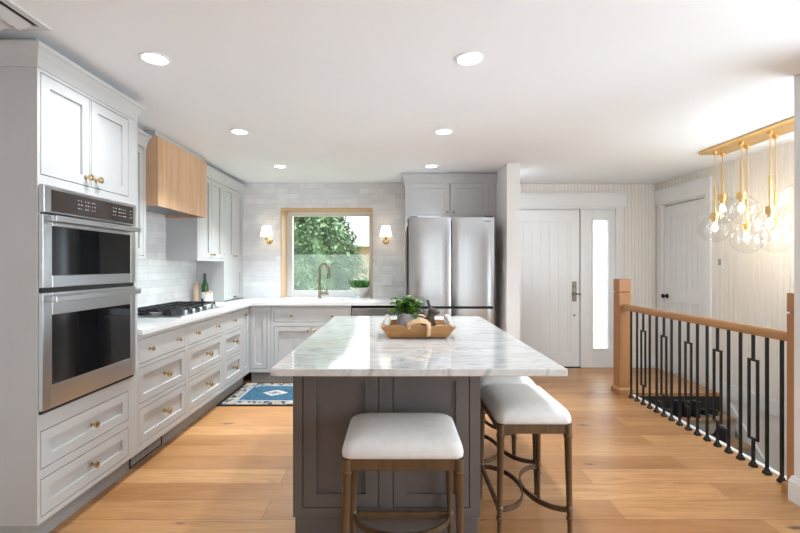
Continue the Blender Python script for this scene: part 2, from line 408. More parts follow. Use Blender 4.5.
# rear wall
struct('wall_rear', B((LW, .82, -3.12, -3.0, 0, H), (1.08, 1.68, -3.12, -3.0, 0, H), (1.94, RW, -3.12, -3.0, 0, H), (1.68, 1.94, -3.12, -3.0, 0, .1), (1.68, 1.94, -3.12, -3.0, 2.15, H), (.82, 1.08, -3.12, -3.0, 0, .1), (.82, 1.08, -3.12, -3.0, 2.15, H)), 'wall')
struct('added_window_2', B((.82, .84, -3.09, -3.03, .1, 2.15), (1.06, 1.08, -3.09, -3.03, .1, 2.15), (.84, 1.06, -3.09, -3.03, .1, .12), (.84, 1.06, -3.09, -3.03, 2.13, 2.15)), 'white')  # unseen slot added so its reflection streaks the left fridge door
struct('added_window_5', B((1.68, 1.7, -3.09, -3.03, .1, 2.15), (1.92, 1.94, -3.09, -3.03, .1, 2.15), (1.7, 1.92, -3.09, -3.03, .1, .12), (1.7, 1.92, -3.09, -3.03, 2.13, 2.15)), 'white')  # unseen slot added to brighten the right fridge door by reflection
struct('added_window_4', B(*[(RW+.04, RW+.1, y-.03, y+.03, .42, 2.18) for y in (-.47, .25, 1.0, 1.72)], (RW+.04, RW+.1, -.5, 1.75, 2.12, 2.18), (RW+.04, RW+.1, -.5, 1.75, .42, .48)), 'white')  # unseen opening added to let fill light in from the right
struct('added_window_6', B(*[(RW+.04, RW+.1, y-.03, y+.03, 1.0, 2.1) for y in (2.23, 2.75, 3.27)], (RW+.04, RW+.1, 2.2, 3.3, 2.04, 2.1), (RW+.04, RW+.1, 2.2, 3.3, 1.0, 1.06)), 'white')  # unseen opening added above the stairs to brighten the entry
# baseboards and trims
BBp = [(0, 0), (.018, 0), (.018, .11), (.012, .125), (.008, .14), (0, .14)]
struct('baseboard_stairside', sweep(bmesh.new(), [(2.42, 2.42), (2.235, 2.42), (2.235, 1.9), (RW, 1.9)][::-1], [(-o, z) for o, z in BBp]), 'white')
struct('baseboard_right', B((RW-.016, RW, 2.0, ry0-.09, -.02, .125), (RW-.016, RW, ry1+.09, EY, 0, .125)), 'white', bev=.003)
struct('baseboard_entry', B((2.925, RW-.016, EY-.016, EY, 0, .125)), 'white', bev=.003)
struct('baseboard_divider', sweep(bmesh.new(), [(1.289, 5.6), (1.289, 4.48), (1.154, 4.48), (1.154, 4.6)], [(-o, z) for o, z in BBp]), 'white')
struct('trim_1', B((WELL, WELL+.035, 2.42, LAND, -.24, .004)), 'white')
bm = bmesh.new()                                                     # skirt board sloping down the stair wall
pts = [(LAND+.06, .115), (LAND+.06, -.10), (LAND, -.10), (2.0, -2.52), (2.0, -2.32)]
a = [bm.verts.new((RW-.02, y, z)) for y, z in pts]; b_ = [bm.verts.new((RW+.005, y, z)) for y, z in pts]
bm.faces.new(a); bm.faces.new(list(reversed(b_)))
for i in range(5): bm.faces.new((a[i], a[(i+1) % 5], b_[(i+1) % 5], b_[i]))
struct('trim_2', bm, 'white')
bm = bmesh.new(); bmr = bmesh.new()
for k in range(1, 13):
    yk = LAND - .2*(k-1); zk = -.19*k
    box(bm, WELL+.04, RW-.02, yk-.225, yk+.0, zk-.035, zk)
    if k > 1: box(bmr, WELL+.04, RW-.02, yk-.005, yk+.012, zk, zk+.155)
st = struct('stairs', bm, 'tread', bev=.006); obj('risers', bmr, 'riser', st); obj('top_riser', B((WELL+.04, RW-.02, LAND-.012, LAND-.001, -.19, -.032)), 'gap', st, label='dark riser below the landing')

# --- entry door, sidelight, casings
d1 = struct('door_1', B((dx0-.001, dx0+.03, EY+.05, EY+.2, 0, 2.075), (dx1-.03, sx0+.03, EY+.05, EY+.2, 0, 2.075), (dx0+.03, dx1-.03, EY+.05, EY+.2, 2.02, 2.075)), 'white')  # frame behind the leaf, added to block light at its gaps
fd = Frame((0, EY+.006, 0), (1, 0, 0), (0, -1, 0))
bm = bmesh.new(); st_ = .115
bead_panel(bm, fd, dx0+st_, dx1-st_, .19, 1.90, .115, n=-.008, back=.03, w=.004, d=.004)
for u0, u1, z0, z1 in ((dx0+.004, dx0+st_, .012, 2.055), (dx1-st_, dx1-.006, .012, 2.055), (dx0+st_, dx1-st_, .012, .19), (dx0+st_, dx1-st_, 1.90, 2.055)):
    fd.box(bm, u0, u1, -.04, 0, z0, z1)
obj('door_leaf', bm, 'white', d1, bev=.003)
obj('threshold', B((dx0, dx1, EY-.02, EY+.07, 0, .012)), 'gap', d1)
bm = bmesh.new(); fd.box(bm, 2.29, 2.345, 0, .012, .86, 1.12); lk_ = obj('lockset_plate', bm, 'bronze', d1, bev=.004, label='aged bronze lock plate')
obj('door_lever', tube(lathe(bmesh.new(), [(.02, 0), (.02, .03)], fd.p(2.318, .012, .96), (0, -1, 0)), [fd.p(2.318, .045, .96), fd.p(2.36, .05, .96), fd.p(2.385, .05, .955)], .009), 'bronze', lk_, smooth='auto')
obj('key_cylinder', lathe(bmesh.new(), [(.017, 0), (.017, .008), (.010, .012)], fd.p(2.318, .012, 1.06), (0, -1, 0)), 'bronze', lk_)
obj('deadbolt', lathe(bmesh.new(), [(.013, 0), (.013, .008), (.006, .01)], fd.p(2.318, 0, .68), (0, -1, 0), 12), 'bronze', d1)
# sidelight
gx0, gx1, gz0, gz1 = 2.565, 2.755, .25, 1.915
bm = bmesh.new()
for u0, u1, z0, z1 in ((sx0, gx0, .0, 2.07), (gx1, sx1, 0, 2.07), (gx0, gx1, 0, gz0), (gx0, gx1, gz1, 2.07)): fe.box(bm, u0, u1, -.05, -.004, z0, z1)
for u0, u1, z0, z1 in ((gx0-.022, gx0, gz0-.022, gz1+.022), (gx1, gx1+.022, gz0-.022, gz1+.022), (gx0, gx1, gz0-.022, gz0), (gx0, gx1, gz1, gz1+.022)): fe.box(bm, u0, u1, -.01, .008, z0, z1)
w3 = struct('window_3', bm, 'white', bev=.002)
bm = bmesh.new(); fe.box(bm, gx0, gx1, -.03, -.024, gz0, gz1); obj('pane', bm, 'frost', w3)
bm = bmesh.new()
fe.box(bm, 1.29, 2.985, 0, .03, 2.085, 2.25); fe.box(bm, 1.29, 3.0, 0, .04, 2.25, 2.268); fe.box(bm, 1.37, dx0, 0, .022, 0, 2.085); fe.box(bm, sx1, 2.92, 0, .022, 0, 2.085); fe.box(bm, dx0, sx1, 0, .015, 2.06, 2.085)
struct('trim_3', bm, 'white', bev=.002)
# --- side door on right wall
d2 = struct('door_2', B((RW+.045, RW+.065, ry0-.02, ry1+.02, 0, 2.09)), 'white')  # backing panel added behind the leaf to stop light leaking past it
f2 = Frame((RW+.012, 0, 0), (0, 1, 0), (-1, 0, 0)); bm = bmesh.new()
ys = (ry0+.004, ry0+.12, ry1-.12, ry1-.004)
bead_panel(bm, f2, ys[1], ys[2], 1.02, 1.93, .09, n=-.007, back=.02, w=.004); bead_panel(bm, f2, ys[1], ys[2], .2, .88, .09, n=-.007, back=.02, w=.004)
for u0, u1, z0, z1 in ((ys[0], ys[1], .012, 2.065), (ys[2], ys[3], .012, 2.065), (ys[1], ys[2], .012, .2), (ys[1], ys[2], .88, 1.02), (ys[1], ys[2], 1.93, 2.065)): f2.box(bm, u0, u1, -.03, 0, z0, z1)
obj('door_leaf', bm, 'white', d2, bev=.002)
kn = obj('door_knob', lathe(bmesh.new(), [(.03, 0), (.03, .006), (.011, .01), (.011, .035), (.024, .042), (.028, .055), (.022, .066), (.0, .07)], f2.p(ry1-.06, 0, .945), (-1, 0, 0)), 'black', d2, smooth='auto', label='black round door knob')
for z in (1.86, .32):
    bm = bmesh.new(); lathe(bm, [(.007, -.05), (.007, .05)], f2.p(ry0+.002, .006, z), (0, 0, 1), 8); f2.box(bm, ry0-.012, ry0+.018, .0, .004, z-.045, z+.045)
    obj('hinge', bm, 'black', d2, label='black door hinge')
bm = bmesh.new(); fr_.box(bm, ry0-.09, EY-.001, 0, .03, 2.10, 2.27); fr_.box(bm, ry0-.10, EY-.001, 0, .04, 2.27, 2.288)
fr_.box(bm, ry0-.085, ry0, 0, .022, .0, 2.10); fr_.box(bm, ry1, ry1+.085, 0, .022, 0, 2.10)
struct('trim_4', bm, 'white', bev=.002)
# --- kitchen window
bm = B((wx0, wx0+.012, KY-.012, KY+.26, wz0, wz1), (wx1-.012, wx1, KY-.012, KY+.26, wz0, wz1), (wx0+.012, wx1-.012, KY-.012, KY+.26, wz1-.02, wz1))
bm2 = bmesh.new()
fy0, fy1 = KY+.26, KY+.33
for x0, x1, z0, z1 in ((wx0, wx0+.085, wz0, wz1), (wx1-.065, wx1, wz0, wz1), (wx0+.085, wx1-.065, wz0, wz0+.075), (wx0+.085, wx1-.065, wz1-.075, wz1)): box(bm2, x0, x1, fy0, fy1, z0, z1)
wi = struct('window_1', bm2, 'white', bev=.004)
obj('oak_jamb', bm, 'oak_light', wi, label='pale oak window surround')
obj('sash_latch', B((-1.0, -.9, fy0-.015, fy0, wz0+.03, wz0+.045)), 'nickel', wi)
obj('pane', B((wx0+.08, wx1-.06, fy0+.03, fy0+.034, 1.475, wz1-.07)), 'pane', wi)
obj('pane', B((wx0+.08, wx1-.06, fy0+.045, fy0+.049, wz0+.07, 1.475)), 'hazypane', wi, label='hazy lower window glass')

# ------------------------------------------------------------------ cabinetry
CROWN = [(0, -.098), (.005, -.098), (.008, -.085), (.015, -.055), (.032, -.025), (.043, -.016), (.045, 0), (0, 0)]
def crown_at(z): return [(o, z+dz) for o, dz in CROWN]
def knob(parent, fr, u, z, n=0, s=1.0, mat='brass', name='knob'):
    c = fr.p(u, n, z)
    bm = lathe(bmesh.new(), [(.010*s, 0), (.010*s, .003), (.0052*s, .006), (.0052*s, .016*s), (.009*s, .019*s), (.0145*s, .022*s), (.0155*s, .027*s), (.0145*s, .032*s), (.009*s, .035*s), (0, .036*s)], c, fr.N, 16)
    return obj(name, bm, mat, parent, smooth='auto')
def face_frame(bm, fr, u0, u1, z0, z1, opens, th=.02):
    us = sorted({u0, u1, *[v for o in opens for v in o[:2]]}); zs = sorted({z0, z1, *[v for o in opens for v in o[2:4]]})
    for a, b in zip(us, us[1:]):
        for c, d in zip(zs, zs[1:]):
            m, k = (a+b)/2, (c+d)/2
            if not any(o[0] < m < o[1] and o[2] < k < o[3] for o in opens): fr.box(bm, a, b, -th, 0, c, d)
def shaker(parent, fr, u0, u1, z0, z1, name='door', mat='paint', fw=.05, slab=False, g=.0042, n=0, th=.018):
    u0 += g; u1 -= g; z0 += g; z1 -= g
    bm = bmesh.new()
    if slab: fr.box(bm, u0, u1, -th, n, z0, z1)
    else:
        for a, b, c, d in ((u0, u0+fw, z0, z1), (u1-fw, u1, z0, z1), (u0+fw, u1-fw, z0, z0+fw), (u0+fw, u1-fw, z1-fw, z1)): fr.box(bm, a, b, -th, n, c, d)
        fr.box(bm, u0+fw, u1-fw, -th, n-.013, z0+fw, z1-fw)
    return obj(name, bm, mat, parent)
def cabinet(name, label, fr, u0, u1, z0, z1, depth, fronts, mat='paint', cat='cabinet', group=None, toe=None, toe_in=.07, knob_mat='brass', cut=None):
    """fronts: (kind, u0,u1,z0,z1, knobs[(u,z,scale)], slab)"""
    p0 = fr.p((u0+u1)/2, -depth/2, 0); root = thing(name, label, cat, (p0.x, p0.y, z0 if not toe else 0), group)
    bm = bmesh.new(); fr.box(bm, u0+.0045, u1-.0045, -depth+.001, -.0205, z0+.0005, z1-.0005)
    fr.box(bm, u0, u0+.004, -depth, -.0202, z0, z1); fr.box(bm, u1-.004, u1, -depth, -.0202, z0, z1)
    face_frame(bm, fr, u0, u1, z0, z1, [f[1:5] for f in fronts])
    obj('carcass', bm, mat, root)
    if toe:
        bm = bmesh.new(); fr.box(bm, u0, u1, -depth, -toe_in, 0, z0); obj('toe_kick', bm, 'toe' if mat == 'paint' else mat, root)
    for f in fronts:
        o = shaker(root, fr, *f[1:5], name=f[0], mat=mat, slab=len(f) > 6 and f[6], fw=f[7] if len(f) > 7 else .05)
        for k in f[5]: knob(o, fr, k[0], k[1], 0, k[2] if len(k) > 2 else 1, knob_mat)
    return root
FL = Frame((-1.65, 0, 0), (0, 1, 0), (1, 0, 0))       # left base faces
FU = Frame((-1.95, 0, 0), (0, 1, 0), (1, 0, 0))       # left upper faces
FB = Frame((0, 4.85, 0), (1, 0, 0), (0, -1, 0))       # back base faces
DL = 1.65-2.26; T0 = .124
# oven tower
tower = thing('oven_tower_cabinet', 'tall light grey cabinet tower that holds the double wall oven', 'cabinet', (-1.95, 2.37, 0))
bm = bmesh.new(); D0, D1 = 1.982, 2.752
TZ = 2.222
fronts = [('door', 2.0, 2.325, 1.745, TZ, [(2.29, 1.79)]), ('door', 2.333, 2.658, 1.745, TZ, [(2.367, 1.79)]),
          ('drawer', 2.0, 2.658, .372, .552, [(2.335, .462)]), ('drawer', 2.0, 2.658, .150, .328, [(2.335, .245)])]
oven_open = (2.0, 2.685, .63, 1.70)
FL.box(bm, D0+.0125, D1-.0125, -.59, -.0205, T0+.001, .628); FL.box(bm, D0+.0125, D1-.0125, -.59, -.0205, 1.702, 2.299)
FL.box(bm, D0+.0125, D1-.0125, -.589, -.45, .629, 1.701); FL.box(bm, D0, D0+.012, -.60, -.0202, T0, 2.30); FL.box(bm, D1-.012, D1, -.60, -.0202, T0, 2.30)
face_frame(bm, FL, D0, D1, T0, 2.30, [f[1:5] for f in fronts] + [oven_open])
obj('carcass', bm, 'paint', tower)
for f in fronts:
    o = shaker(tower, FL, *f[1:5], name=f[0], fw=.052)
    for k in f[5]: knob(o, FL, k[0], k[1], s=1.15)
obj('crown_moulding', sweep(bmesh.new(), [(LW+.01, D1-.03), (-1.65, D1-.03), (-1.65, D0), (LW+.01, D0)], [(-o, z) for o, z in crown_at(2.335)]), 'paint', tower)
obj('top_filler', B((LW+.01, -1.68, D0+.03, D1-.02, 2.30, H-.002)), 'paint', tower)
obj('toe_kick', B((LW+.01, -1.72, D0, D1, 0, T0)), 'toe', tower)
# wall oven
FO = Frame((-1.65, 0, 0), (0, 1, 0), (1, 0, 0)); a0, a1 = 1.986, 2.695
ov = thing('double_oven', 'stainless double wall oven with upper microwave set in the grey tower', 'oven', (-1.9, 2.366, .624))
bm = bmesh.new(); FO.box(bm, 2.005, 2.68, -.44, .0, .636, 1.694); obj('body', bm, 'steel_dark', ov)
bm = bmesh.new(); FO.box(bm, a0, a1, .001, .026, 1.568, 1.70); pn = obj('control_fascia', bm, 'steel', ov, bev=.006)
bm = bmesh.new(); FO.box(bm, 2.032, 2.658, .0262, .028, 1.578, 1.680); cp = obj('control_panel', bm, 'panelglass', ov, label='dark glass control panel')
for uc, cols in ((2.2, 3), (2.25, 4), (2.30, 4), (2.47, 3), (2.52, 4), (2.56, 3), (2.63, 2)):
    bm = bmesh.new()
    for r in range(3):
        for c in range(1 if cols < 3 else 2):
            u = uc + .018*c; z = 1.612 + .02*r; FO.box(bm, u, u+random.choice((.006, .010, .012)), .0281, .0285, z, z+.004)
    obj('printed_keys', bm, 'icon', cp)
def oven_door(z0, z1, gz0, gz1, hz, nm):
    bm = bmesh.new(); u0, u1 = a0, a1; g0, g1 = a0+.055, a1-.050
    for p in ((u0, g0, z0, z1), (g1, u1, z0, z1), (g0, g1, z0, gz0), (g0, g1, gz1, z1)): FO.box(bm, p[0], p[1], .002, .022, p[2], p[3])
    d = obj(nm, bm, 'steel', ov, bev=.003)
    bm = bmesh.new(); FO.box(bm, g0, g1, .002, .0195, gz0, gz1); obj('door_glass', bm, 'blackglass', d, label='black oven glass')
    bm = bmesh.new()
    tube(bm, [FO.p(u0+.02+ (u1-u0-.04)*i/12, .06, hz) for i in range(13)], .01, flat=(.020, .030))
    for u in (u0+.035, u1-.035): FO.box(bm, u-.012, u+.012, .02, .055, hz-.012, hz+.012)
    obj('handle', bm, 'steel', d, bev=.004)
oven_door(1.218, 1.562, 1.275, 1.509, 1.542, 'microwave_door')
oven_door(.648, 1.195, .757, 1.088, 1.165, 'oven_door')
bm = bmesh.new(); FO.box(bm, a0+.004, a1-.004, .0, .012, 1.196, 1.217); obj('vent_gap', bm, 'gap', ov); bm = bmesh.new(); FO.box(bm, a0+.004, a1-.004, .0, .012, .632, .647); obj('bottom_vent', bm, 'gap', ov)
obj('badge', B(), 'icon', ov) if False else None
# left base cabinets
zr = ((.165, .398), (.429, .662), (.688, .848)); zt = .876
def bank(u0, u1, o0, o1, label, nk, cat='cabinet', ks=1.5):
    fs = [('drawer', o0, o1, zr[2][0], zr[2][1], [(o0+(o1-o0)*t, .768) for t in ((.2, .8) if nk == 2 else (.5,))], True),
          ('drawer', o0, o1, zr[1][0], zr[1][1], [((o0+o1)/2, .555, ks)]), ('drawer', o0, o1, zr[0][0], zr[0][1], [((o0+o1)/2, .29, ks)])]
    return cabinet('drawer_cabinet', label, FL, u0, u1, T0, zt, .60, fs, toe=True, group='grey drawer cabinets along the left wall', cat=cat)
bank(2.754, 3.402, 2.765, 3.375, 'grey three drawer base cabinet right beside the oven tower', 2)
bank(3.404, 4.122, 3.43, 4.095, 'grey three drawer base cabinet below the cooktop knobs, middle of the left run', 2, ks=1.5)
bank(4.124, 4.63, 4.15, 4.60, 'narrow grey three drawer base cabinet nearest the rug', 1, ks=1.4)
cabinet('corner_cabinet', 'slim grey corner base cabinet door at the far end of the left run', FL, 4.632, 4.848, T0, zt, .60, [('door', 4.652, 4.825, .165, .848, [(4.70, .79)], False, .04)], toe=True)
# toe kick grille
g = thing('toe_kick_vent', 'dark perforated heat register grille in the left toe kick', 'vent', (-1.715, 2.95, .01))
bm = B((-1.7195, -1.714, 2.775, 3.16, .012, .02), (-1.7195, -1.714, 2.775, 3.16, .104, .112), (-1.7195, -1.714, 2.775, 2.785, .012, .112), (-1.7195, -1.714, 3.15, 3.16, .012, .112), (-1.7198, -1.7185, 2.785, 3.15, .02, .104))
obj('grille_frame', bm, 'grille', g)
bm = bmesh.new()
for i in range(26): box(bm, -1.7184, -1.7165, 2.79+i*.014, 2.7925+i*.014, .02, .104)
for i in range(7): box(bm, -1.7184, -1.7168, 2.785, 3.15, .026+i*.0115, .028+i*.0115)
obj('grille_mesh', bm, 'ventw', g)
# back base run
cabinet('corner_cabinet', 'narrow grey base cabinet door in the inner corner left of the sink', FB, -1.648, -1.41, T0, zt, .62, [('door', -1.635, -1.45, .165, .848, [], False, .045)], toe=True)
cabinet('sink_cabinet', 'grey sink base cabinet under the window with false drawer and two doors', FB, -1.408, -.502, T0, .66, .62,
        [('door', -1.375, -.955, .165, .66-.02, [(-.985, .595)]), ('door', -.947, -.527, .165, .64, [(-.915, .595)])], toe=True)
sink_root = [o for o in bpy.data.objects if o.name.startswith('sink_cabinet')][0]
bm = bmesh.new(); face_frame(bm, FB, -1.408, -.502, .66, zt, [(-1.375, -.527, .688, .848)]); FB.box(bm, -1.408, -1.404, -.62, 0, .66, zt); FB.box(bm, -.506, -.502, -.62, 0, .66, zt); obj('upper_rail', bm, 'paint', sink_root)
ff = shaker(sink_root, FB, -1.375, -.527, .688, .848, name='false_drawer', slab=True)
knob(ff, FB, -1.17, .765); knob(ff, FB, -.72, .765)
dw = thing('dishwasher', 'stainless dishwasher right of the sink under the white counter', 'dishwasher', (-.2, 5.15, 0))
bm = bmesh.new(); FB.box(bm, -.497, .1, -.58, -.03, .09, .85); FB.box(bm, -.497, .1, -.10, -.03, .85, .872); obj('tub', bm, 'gap', dw)
bm = bmesh.new(); FB.box(bm, -.494, .097, -.03, .005, .135, .845); dd = obj('door_panel', bm, 'steel', dw, bev=.004)
bm = bmesh.new(); FB.box(bm, -.44, .045, .03, .045, .742, .765); FB.box(bm, -.42, -.40, .005, .031, .745, .762); FB.box(bm, .005, .025, .005, .031, .745, .762); obj('handle', bm, 'steel', dd, bev=.004)
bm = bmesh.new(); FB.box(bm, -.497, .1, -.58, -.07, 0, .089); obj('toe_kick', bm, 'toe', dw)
# worktop with a sink cut-out and a tongue that runs into the window as sill
sk = (-1.30, -.62, 4.93, 5.33)
bm = B((LW+.002, -1.622, 2.755, KY-.002, .878, CT), (-1.622, sk[0], 4.825, KY-.002, .878, CT), (sk[1], .10, 4.825, KY-.002, .878, CT), (sk[0], sk[1], 4.825, sk[2], .878, CT), (sk[0], sk[1], sk[3], KY-.002, .878, CT),
       (wx0+.013, wx1-.013, KY-.002, KY+.258, .888, CT))
tag(obj('countertop', bm, 'quartz'), 'white quartz perimeter worktop running along the left and back cabinets', 'countertop')
bm = B((sk[0]-.01, sk[0]+.006, sk[2]-.01, sk[3]+.01, .68, .877), (sk[1]-.006, sk[1]+.01, sk[2]-.01, sk[3]+.01, .68, .877), (sk[0]+.006, sk[1]-.006, sk[2]-.01, sk[2]+.006, .68, .877), (sk[0]+.006, sk[1]-.006, sk[3]-.006, sk[3]+.01, .68, .877), (sk[0], sk[1], sk[2], sk[3], .668, .68))
sn = thing('sink', 'undermount sink basin set in the white counter below the window', 'sink', (-.96, 5.13, .668)); obj('basin', bm, 'ceramic', sn)
obj('drain', lathe(bmesh.new(), [(.04, 0), (.04, .004), (.02, .005)], (-.96, 5.13, .68)), 'steel', sn)
# faucet
fx, fy = -.955, 5.40
fa = thing('faucet', 'champagne nickel gooseneck kitchen faucet standing behind the sink', 'faucet', (fx, fy, CT))
obj('base', lathe(bmesh.new(), [(.03, 0), (.03, .008), (.02, .02), (.018, .1), (.022, .105), (.022, .13), (.016, .14)], (fx, fy, CT)), 'nickel', fa, smooth='auto')
arc = [(fx, fy, CT+.13), (fx, fy, CT+.36)] + [(fx+.055*(1-math.cos(t))*1.15, fy-.05*(1-math.cos(t)), CT+.36+.075*math.sin(t)) for t in [PI*i/10 for i in range(1, 11)]]
nk = obj('gooseneck', tube(bmesh.new(), arc, .0165, 12), 'nickel', fa, smooth='auto')
e = arc[-1]; obj('spray_head', lathe(bmesh.new(), [(.014, 0), (.017, -.01), (.017, -.04), (.021, -.06), (.022, -.10), (.016, -.105)], e), 'nickel', nk, smooth='auto')
bm = tube(bmesh.new(), [(fx+.015, fy, CT+.075), (fx+.085, fy, CT+.075)], .012, 10); tube(bm, [(fx+.085, fy, CT+.068), (fx+.093, fy, CT+.155)], [.010, .007], 10); obj('lever', bm, 'nickel', fa, smooth='auto')
# cooktop
ck = thing('cooktop', 'stainless gas cooktop with black grates in the left counter', 'cooktop', (-1.92, 3.80, CT))
cx0, cx1, cy0, cy1 = -2.17, -1.675, 3.36, 4.24
obj('tray', B((cx0, cx1, cy0, cy1, CT+.0005, CT+.012)), 'steel', ck, bev=.004)
for i in range(5):
    y = 3.52+i*.135; kb = lathe(bmesh.new(), [(.024, 0), (.024, .006), (.019, .008), (.018, .03), (.014, .033)], (-1.722, y, CT+.012), seg=20)
    box(kb, -1.742, -1.702, y-.0035, y+.0035, CT+.02, CT+.047)
    obj('control_knob', kb, 'steel', ck, smooth='auto')
for x, y, r in ((-2.06, 3.52, .045), (-1.87, 3.52, .035), (-1.98, 3.80, .06), (-2.06, 4.08, .04), (-1.87, 4.08, .045)):
    obj('burner', lathe(bmesh.new(), [(r*1.25, 0), (r*1.25, .006), (r, .008), (r, .016), (r*.8, .022)], (x, y, CT+.012)), 'black', ck, smooth='auto')
for k in range(3):
    y0 = cy0+.02+k*.283; y1 = y0+.27; x0, x1 = cx0+.03, -1.775; z = CT+.045; bm = bmesh.new(); t = .006
    for x in (x0, x1): box(bm, x-t, x+t, y0, y1, z, z+.016)
    for y in (y0+t, y1-t): box(bm, x0, x1, y-t, y+t, z, z+.016)
    for x in (x0+.13, x0+.26): box(bm, x-t, x+t, y0, y1, z+.003, z+.018)
    for y in (y0+.09, y0+.18): box(bm, x0, x1, y-t, y+t, z+.003, z+.018)
    for x in (x0, x1):
        for y in (y0+.012, y1-.012): box(bm, x-.008, x+.008, y-.008, y+.008, CT+.012, z)
    obj('grate', bm, 'black', ck, label='black cast iron grate')
# hood
hd = thing('range_hood', 'pale oak box range hood above the cooktop', 'hood', (-2.05, 3.80, 1.80))
hy0, hy1 = 3.365, 4.228
obj('oak_cladding', B((LW+.002, -1.86, hy0, hy0+.02, 1.792, 2.335), (LW+.002, -1.86, hy1-.02, hy1, 1.792, 2.335), (-1.88, -1.86, hy0+.02, hy1-.02, 1.792, 2.335), (LW+.002, -1.88, hy0+.02, hy1-.02, 2.315, 2.335)), 'oak_pale', hd)
obj('liner', B((LW+.003, -1.881, hy0+.021, hy1-.021, 1.82, 1.85)), 'steel_dark', hd)
obj('baffle_filter', B(*[(LW+.05, -1.93, hy0+.06+i*.05, hy0+.085+i*.05, 1.812, 1.82) for i in range(15)]), 'steel', hd)
obj('top_trim', B((LW+.002, -1.885, hy0+.01, hy1-.01, 2.335, H-.002)), 'paint', hd)
# uppers
UB = 1.373; UT = 2.235
def upper(u0, u1, label, doors, ends):
    c = cabinet('upper_cabinet', label, FU, u0, u1, UB, 2.30, .308, doors, group='grey wall cabinets on the left wall')
    path = [(-1.95, u1), (-1.95, u0)]
    if ends & 1: path = path + [(LW+.01, u0)]
    obj('crown_moulding', sweep(bmesh.new(), path, [(-o, z) for o, z in crown_at(2.335)]), 'paint', c)
    obj('top_filler', B((LW+.002, -1.97, u0+.002, u1-.002, 2.30, H-.002)), 'paint', c)
    return c
upper(2.754, 3.362, 'grey wall cabinet between the oven tower and the oak hood', [('door', 2.785, 3.335, 1.40, UT, [(2.83, 1.45)])], 0)
def pair(u0, u1): m = (u0+u1)/2; return [('door', u0+.03, m-.004, 1.40, UT, [(m-.035, 1.44, .8)]), ('door', m+.004, u1-.03, 1.40, UT, [(m+.035, 1.44, .8)])]
upper(4.232, 4.872, 'two door grey wall cabinet just beyond the oak hood', pair(4.232, 4.872), 0)
upper(4.874, KY-.002, 'two door grey wall cabinet in the back corner above the appliance garage', pair(4.874, KY-.002), 0)
cabinet('appliance_garage', 'grey appliance garage cabinet standing on the counter in the corner', FU, 4.886, KY-.004, CT+.001, UB-.001, .308, [('door', 4.93, KY-.05, .925, 1.30, [], False, .05)])
gar = [o for o in bpy.data.objects if o.name.startswith('appliance_garage')][0]
gd = [c for c in gar.children if c.name.startswith('door')][0]
bm = bmesh.new(); FU.box(bm, 5.17, 5.25, .0, .014, .945, .955); obj('pull', bm, 'steel_dark', gd)
bm = bmesh.new(); FU.box(bm, 4.90, KY-.02, -.01, .003, CT+.0015, .922); obj('track', bm, 'steel_dark', gar)
# fridge surround + over-fridge cabinet
fsr = thing('fridge_surround_cabinet', 'light grey two door cabinet above and around the refrigerator', 'cabinet', (.63, 5.2, 0))
FF = Frame((0, 4.95, 0), (1, 0, 0), (0, -1, 0))
fo = [('door', .18, .618, 1.905, 2.272, [(.585, 1.94)]), ('door', .624, 1.062, 1.905, 2.272, [(.657, 1.94)])]
bm = bmesh.new(); FF.box(bm, .105, 1.15, -.54, -.0205, 1.86, 2.30); face_frame(bm, FF, .105, 1.15, 1.86, 2.31, [f[1:5] for f in fo]); obj('carcass', bm, 'paint', fsr)
obj('side_panel', B((.105, .128, 4.90, KY-.004, 0, 1.86)), 'paint', fsr); obj('side_panel', B((1.125, 1.15, 4.95, KY-.004, 0, 1.86)), 'paint', fsr)
for f in fo:
    o = shaker(fsr, FF, *f[1:5], name='door', fw=.055)
    for k in f[5]: knob(o, FF, *k[:2], s=1.1)
obj('crown_moulding', sweep(bmesh.new(), [(.105, 5.35), (.105, 4.95), (1.153, 4.95)], [(o, z) for o, z in crown_at(2.375)]), 'paint', fsr)
# fridge
fg = thing('refrigerator', 'stainless french door refrigerator standing between the tiled wall and divider wall', 'refrigerator', (.59, 4.95, 0))
fx0, fx1, ff0 = .137, 1.04, 4.55
obj('body', B((fx0+.004, fx1-.004, ff0+.075, 5.45, .03, 1.815)), 'steel_dark', fg, bev=.004)
fmid = (fx0+fx1)/2
def fdoor(x0, x1, z0, z1, nm):
    bm = bmesh.new(); n = 14; F = []
    for i in range(n+1):
        t = i/n; x = x0+(x1-x0)*t; y = ff0 + .012*(2*t-1)**4 + .002
        F.append((x, y))
    prof = F + [(x1, ff0+.07), (x0, ff0+.07)]
    lo = [bm.verts.new((x, y, z0)) for x, y in prof]; hi = [bm.verts.new((x, y, z1)) for x, y in prof]
    for i in range(len(prof)): bm.faces.new((lo[i], lo[(i+1) % len(prof)], hi[(i+1) % len(prof)], hi[i]))
    bm.faces.new(lo); bm.faces.new(hi); return obj(nm, bm, 'steel_v', fg, smooth='auto')
fdoor(fx0, fmid-.006, .895, 1.833, 'door'); rd = fdoor(fmid+.006, fx1, .895, 1.833, 'door')
obj('badge', B((.93, 1.0, ff0+.003, ff0+.009, 1.79, 1.799)), 'steel_dark', rd)
fdoor(fx0, fmid-.006, .06, .868, 'freezer_drawer'); fdoor(fmid+.006, fx1, .06, .868, 'freezer_drawer')
obj('grip_recess', B((fx0+.01, fx1-.01, ff0+.03, ff0+.075, .868, .895)), 'gap', fg)
obj('hinge_cover', B((fx0+.01, fx0+.09, ff0+.03, ff0+.12, 1.833, 1.85), (fx1-.09, fx1-.01, ff0+.03, ff0+.12, 1.833, 1.85)), 'steel_dark', fg)
